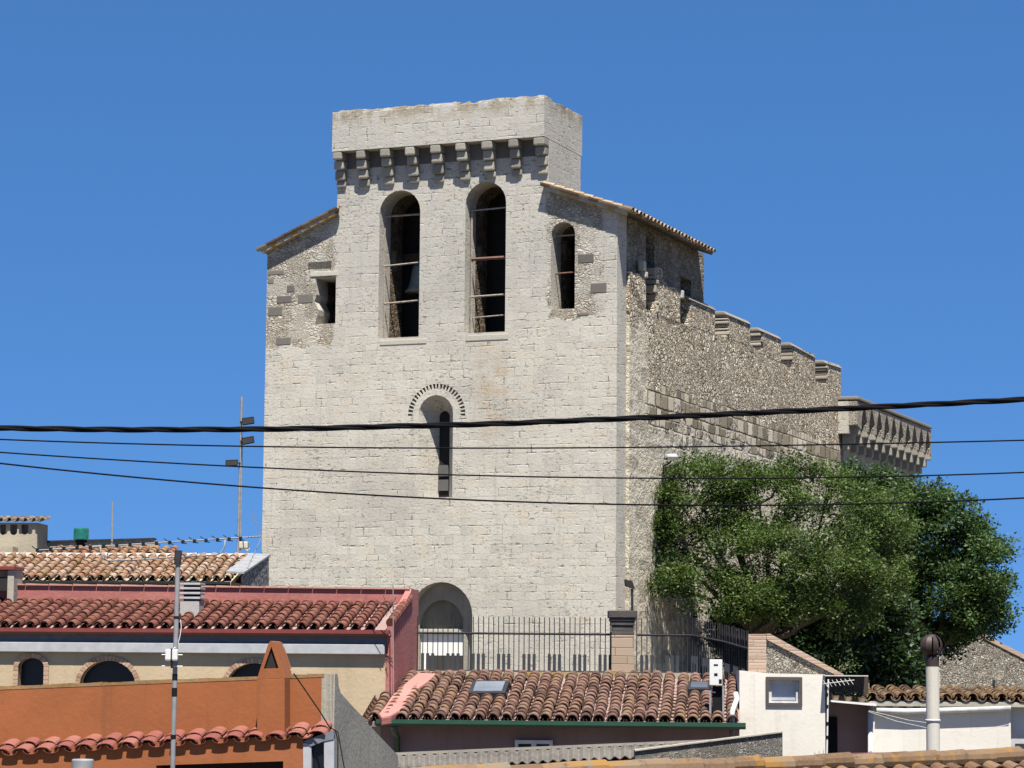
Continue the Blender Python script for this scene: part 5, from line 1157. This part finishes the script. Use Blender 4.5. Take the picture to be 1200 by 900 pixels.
# floodlight mast behind the pale roof
YF = 70
fm_ = thing('floodlight_mast', 'slender steel mast with dark floodlights left of the church', 'light mast', P(279, 680, YF))
MB().tube([P(277.6, 690, YF), P(283.4, 465, YF)], .033, 8).build('mast', M['galv'], fm_); MB().tube([P(281.3, 660, YF), P(283.6, 512, YF)], .022, 8).build('conduit', M['galv'], fm_)
def flood(name, label, x0, y0, x1, y1, Y, tilt, mast_x, group=None, root=None):
    c = P((x0+x1)/2, (y0+y1)/2, Y-.12); hw = abs(x1-x0)/2/3100*Y; hh = abs(y1-y0)/2/3100*Y
    r = thing(name, label, 'floodlight', c, group); ca, sa = math.cos(tilt), math.sin(tilt)
    rot = lambda a, b, d: c+Vector((a*ca-b*sa, d, a*sa+b*ca))
    MB().hexa([rot(-hw, -hh*.8, -.16), rot(hw, -hh*.8, -.16), rot(hw, hh*.8, -.06), rot(-hw, hh*.8, -.06), rot(-hw*.75, -hh*.6, .1), rot(hw*.75, -hh*.6, .1), rot(hw*.75, hh*.9, .1), rot(-hw*.75, hh*.9, .1)]).build('housing', M['blackpl'], r, bevel=.012)
    MB().hexa([rot(-hw*.85, -hh*.62, -.168), rot(hw*.85, -hh*.62, -.168), rot(hw*.85, hh*.5, -.085), rot(-hw*.85, hh*.5, -.085), rot(-hw*.85, -hh*.62, -.160), rot(hw*.85, -hh*.62, -.160), rot(hw*.85, hh*.5, -.077), rot(-hw*.85, hh*.5, -.077)]).build('lens', m_plain('lamp_glass', (.03,.028,.026), .9, spec=.05), r)
    MB().tube([rot(-hw if mast_x < 0 else hw, 0, 0), P((x0+x1)/2, (y0+y1)/2, Y)+Vector((mast_x*(hw+.05), 0, 0))], .02, 6).build('bracket', M['darkmetal'], r)
gpf = 'floodlights on the steel mast'
flood('floodlight', 'topmost dark floodlight on the steel mast left of the church', 284, 488, 298.5, 499.5, YF, .15, -1, gpf)
flood('floodlight', 'middle dark floodlight on the steel mast, just under the thick cable', 284, 511, 298.5, 522, YF, .2, -1, gpf)
flood('floodlight', 'lowest dark floodlight, on the left of the steel mast', 264.5, 538, 279.5, 547.5, YF, .05, 1, gpf)
cm = thing('camera', 'small pale camera at the foot of the floodlight mast', 'camera', P(288, 642, YF-.1))
MB().hexa([P(283,640,YF-.3),P(290,647,YF-.3),P(293,643,YF-.3),P(286,636.5,YF-.3),P(283,640,YF+.1),P(290,647,YF+.1),P(293,643,YF+.1),P(286,636.5,YF+.1)]).build('housing', m_plain('cream_housing', (.60,.56,.42), .5), cm, bevel=.02)
MB().tube([P(281.5,633,YF-.1), P(288,641,YF-.1)], .03, 6).build('arm', M['darkmetal'], cm)
tag(MB().tube([P(131, 662, 64), P(131.6, 588, 64)], .026, 8).build('antenna_pole', M['galv']), 'thin bare steel pole rising behind the pale tiled roof', 'pole')
gt = thing('tank', 'small translucent green drum on a dark stand above the pale roof', 'tank', P(95, 641, 64))
MB().lathe(P(95, 633, 64), [(.17, 0), (.185, .02), (.185, .26), (.175, .29), (.06, .30)], 18).build('drum', m_plain('green_plastic', (.02,.17,.13), .25, var=.3, sc=9), gt, smooth=False)
MB().lathe(P(95, 641.5, 64), [(.09, 0), (.11, .06), (.16, .17)], 14).build('stand', M['blackpl'], gt)
# floodlight on a pole by the pillar
YL = 47.9
lp = thing('floodlight_pole', 'slim dark pole with one small floodlight beside the brick pillar', 'lamp', P(741.5, 790, YL))
MB().tube([P(741.3, 792, YL), P(740.7, 690, YL)], .022, 8).build('pole', M['darkmetal'], lp)
c = P(738.2, 684.5, YL); fr_ = Fr(738.2, 684.5, YL, -15)
MB().hexa([fr_.W(-.085, -.06, c.z-ZC-.05), fr_.W(.085, -.06, c.z-ZC-.09), fr_.W(.06, .03, c.z-ZC+.06), fr_.W(-.10, .03, c.z-ZC+.09), fr_.W(-.07, .08, c.z-ZC-.04), fr_.W(.07, .08, c.z-ZC-.08), fr_.W(.05, .10, c.z-ZC+.05), fr_.W(-.08, .10, c.z-ZC+.07)]).build('lamp_head', M['blackpl'], lp, bevel=.01)
# wall lamp above the tree
a = T.hitu(789, 535, UO); c = T.W(UO+.30, a[0]-.6, a[1]+.03)
wl2 = thing('wall_lamp', 'white wall lamp on an arm above the olive green tree', 'lamp', c)
fr_ = Fr(600, 800, 40, 22); 
MB().lathe(P(787.5, 536.5, 86.9), [(.07, -.10), (.13, -.06), (.21, .02), (.21, .08), (.12, .12)], 14).build('lamp_head', M['whitepvc'], wl2, smooth=False)
MB().tube([P(778, 537.5, 86.9), P(786, 538, 86.9)], .035, 6).build('arm', M['darkmetal'], wl2); MB().tube([P(787, 539, 86.9), P(784, 543, 87.2), T.W(.0, a[0]-.8, a[1]-.4)], .03, 6).build('bracket', M['darkmetal'], wl2)
# old aerial on the pink wall
YA = 44.6
aa = thing('antenna', 'thin old aerial on a white pole at the edge of the pink side wall', 'antenna', P(461, 815, YA))
MB().tube([P(461.2, 818, YA), P(460.6, 684, YA)], .009, 7).build('pole', M['galv'], aa)
for (x0, y0, x1, y1) in ((440, 704, 466, 712), (447, 716, 466, 706), (449, 698, 459, 720), (452, 722, 464, 700), (436, 709, 452, 706)):
    MB().tube([P(x0, y0, YA+.1), P(x1, y1, YA-.1)], .005, 5).build('element', M['darkmetal'], aa)
# small aerial between the white houses
YB_ = 43.3
ab = thing('antenna', 'small white striped aerial between the white house and the lean-to', 'antenna', P(970, 880, YB_))
MB().tube([P(969, 884, YB_), P(970.6, 796, YB_)], .014, 7).build('pole', M['whitepvc'], ab)
for y in (812, 826, 846, 862): MB().tube([P(969.7, y, YB_), P(969.5, y+4, YB_)], .019, 7).build('band', M['blackpl'], ab)
MB().tube([P(965, 801.5, YB_), P(1001, 797, YB_-.3)], .009, 6).build('boom', M['gutter_grey'], ab)
for i in range(7): 
    x = 967+i*5; MB().tube([P(x-2, 797.5-i*.4, YB_+.1), P(x+3, 805-i*.5, YB_-.1)], .004, 5).build('element', M['gutter_grey'], ab)
# flue with a dark rotating cowl
YC = 33
fl_ = thing('flue', 'tall cream flue pipe with a dark brown ball cowl at lower right', 'flue pipe', P(1094, 890, YC))
b = P(1094.3, 960, YC); top_ = P(1094.3, 779.5, YC).z; rr = 7.9/3100*YC
mflu = m_plaster('cream_pipe', (.60,.57,.49), .07, .002, dirt=(.42,.33,.20), dirt_amt=.4, streak=.25, rough=.5)
MB().lathe(Vector((b.x, b.y, 0)), [(rr, b.z-1.5), (rr, top_)], 24).build('pipe', mflu, fl_, smooth=False)
zb2 = P(1094, 844, YC).z; MB().lathe(Vector((b.x, b.y, 0)), [(rr+.001, zb2-.012), (rr+.012, zb2-.008), (rr+.012, zb2+.006), (rr+.001, zb2+.012)], 24).build('clip_band', M['gutter_grey'], fl_)
mcw = m_plain('rusty_brown_cowl', (.050,.030,.026), .6, .2, .25)
zz = lambda y: P(1094, y, YC).z
MB().lathe(Vector((b.x, b.y, 0)), [(rr*1.02, zz(781)), (rr*1.02, zz(770)), (rr*.45, zz(768)), (rr*.45, zz(760))], 20).build('neck', mcw, fl_)
cc = Vector((b.x, b.y, zz(756.5))); cr_ = 14.6/3100*YC; cw = MB(); nv = 10
for i in range(nv):
    a0 = 2*math.pi*i/nv+.25; pts_o = []; pts_i = []
    for j in range(9):
        th = math.pi*(.06+.88*j/8); tw_ = .35
        for off, lst in ((0, pts_o), (.50, pts_i)):
            a = a0+off+tw_*math.sin(th)*.0; R_ = cr_*math.sin(th)*(1.0 if off == 0 else .86); lst.append(cc+Vector((R_*math.cos(a), R_*math.sin(a), cr_*.90*math.cos(th))))
    cw.add(pts_o+pts_i, [(j, j+1, j+10, j+9) for j in range(8)])
cw.build('cowl_vanes', mcw, fl_, norm=False, smooth=True)
MB().lathe(cc, [(.01, -.12), (cr_*.45, -.115), (cr_*.55, -.09)], 16).build('cowl_base', mcw, fl_); MB().lathe(cc, [(cr_*.45, .105), (cr_*.3, .132), (.01, .14)], 16).build('cowl_cap', mcw, fl_)
MB().lathe(cc, [(.06, -.12), (.06, .11)], 12).build('cowl_core', M['black'], fl_)
# silver vent cap bottom left
YV = 27
vp = thing('vent_pipe', 'short silver vent pipe cap at the bottom left edge', 'vent', P(97, 899, YV)); b = P(97, 889.5, YV)
MB().lathe(b, [(.095, -3.0), (.095, -.10), (.112, -.10), (.112, -.012), (.10, 0), (.01, .004)], 24).build('pipe', M['galv'], vp)
# meter box flue on the brown roof
c0 = onD(840, 838, .06); YX = c0.y; mx = thing('gas_flue_box', 'white box flue on grey legs beside the skylight flap of the brown roof', 'flue', c0)
X_ = Fr(840, 800, YX, 5); xz = lambda x, y: X_.hit(x, y)
a = xz(831.5, 803); b2 = xz(846.5, 773); 
bxm = MB().box(X_, a[0], b2[0], -.10, .13, a[1], b2[1]).build('white_box', M['whitepvc'], mx, X_, bevel=.008)
for (x0, y0, x1, y1) in ((836.5, 780.2, 841.5, 778.4), (837, 792, 841, 789), (842.5, 801, 846, 796)):
    p_ = xz(x0, y0); q_ = xz(x1, y1); MB().box(X_, p_[0], q_[0], -.104, -.098, p_[1], q_[1]).build('vent_slot', M['blackpl'], bxm, X_)
for x0 in (831.2, 846.5):
    p_ = xz(x0, 836); q_ = xz(x0+2.4, 803); MB().box(X_, p_[0], q_[0], -.06, -.02, p_[1]-.10, q_[1]).build('leg', M['galv'], mx, X_)
p_ = xz(832, 833); q_ = xz(846.5, 804); MB().box(X_, p_[0]+.04, q_[0], -.01, .12, p_[1]-.05, q_[1]).build('burner_panel', M['blackpl'], mx, X_)
p_ = xz(834, 812); q_ = xz(838.5, 810.5); MB().box(X_, p_[0], q_[0], -.016, -.011, p_[1], q_[1]).build('label_plate', M['whitepvc'], mx, X_)
# bent white downspout by the white house
YD = 43.3
ds = thing('drainpipe', 'bent white drainpipe between the brown roof and the white house', 'drainpipe', P(858, 860, YD))
MB().tube([P(862, 812, YD), P(863.5, 819, YD-.05), P(858.5, 833, YD-.2), P(858, 838, YD-.2), P(857.8, 850, YD-.2)], .042, 10).build('upper_pipe', M['whitepvc'], ds, smooth=True)
MB().tube([P(857.8, 849, YD-.2), P(857.6, 866, YD-.2), P(857.6, 900, YD-.2)], .043, 10).build('lower_pipe', m_plain('brown_pipe', (.22,.17,.14), .6), ds, smooth=True)
# cable drooping from the terracotta chimney
cb_ = MB(); cb_.tube([P(344, 789, 31.4), P(360, 812, 31.4), P(375, 834, 31.4), P(386, 852, 31.3)], .009, 6)
tag(cb_.build('chimney_cable', M['blackpl']), 'dark cable slanting from the terracotta chimney down to the canopy corner', 'cable')
cb_ = MB(); 
cb_.tube([P(386, 852, 31.3), P(393, 856, 31.3), P(396, 868, 31.3), P(396, 885, 31.3), P(395.5, 915, 31.3)], .007, 5)
tag(cb_.build('hanging_cable', M['blackpl']), 'cable hanging straight down the grey side wall below the canopy corner', 'cable')
cb_ = MB(); cb_.tube([P(390, 854, 31.28), P(396, 858, 31.28), P(400, 880, 31.28), P(406, 915, 31.28)], .007, 5)
tag(cb_.build('hanging_cable', M['blackpl']), 'cable slanting right down the grey side wall below the canopy corner', 'cable')
# slack wire over the low white house
for nm, pts_ in (('slack washing wire from the lean-to to the flue pipe', ((1018, 833), (1040, 838), (1065, 844), (1086, 847))), ('lower slack wire crossing the low white house wall', ((1018, 834), (1050, 845), (1100, 856), (1140, 857), (1182, 849)))):
    tag(MB().tube([P(x, y, 43.6) for x, y in pts_], .004, 5).build('wire', M['gutter_grey']), nm, 'wire')
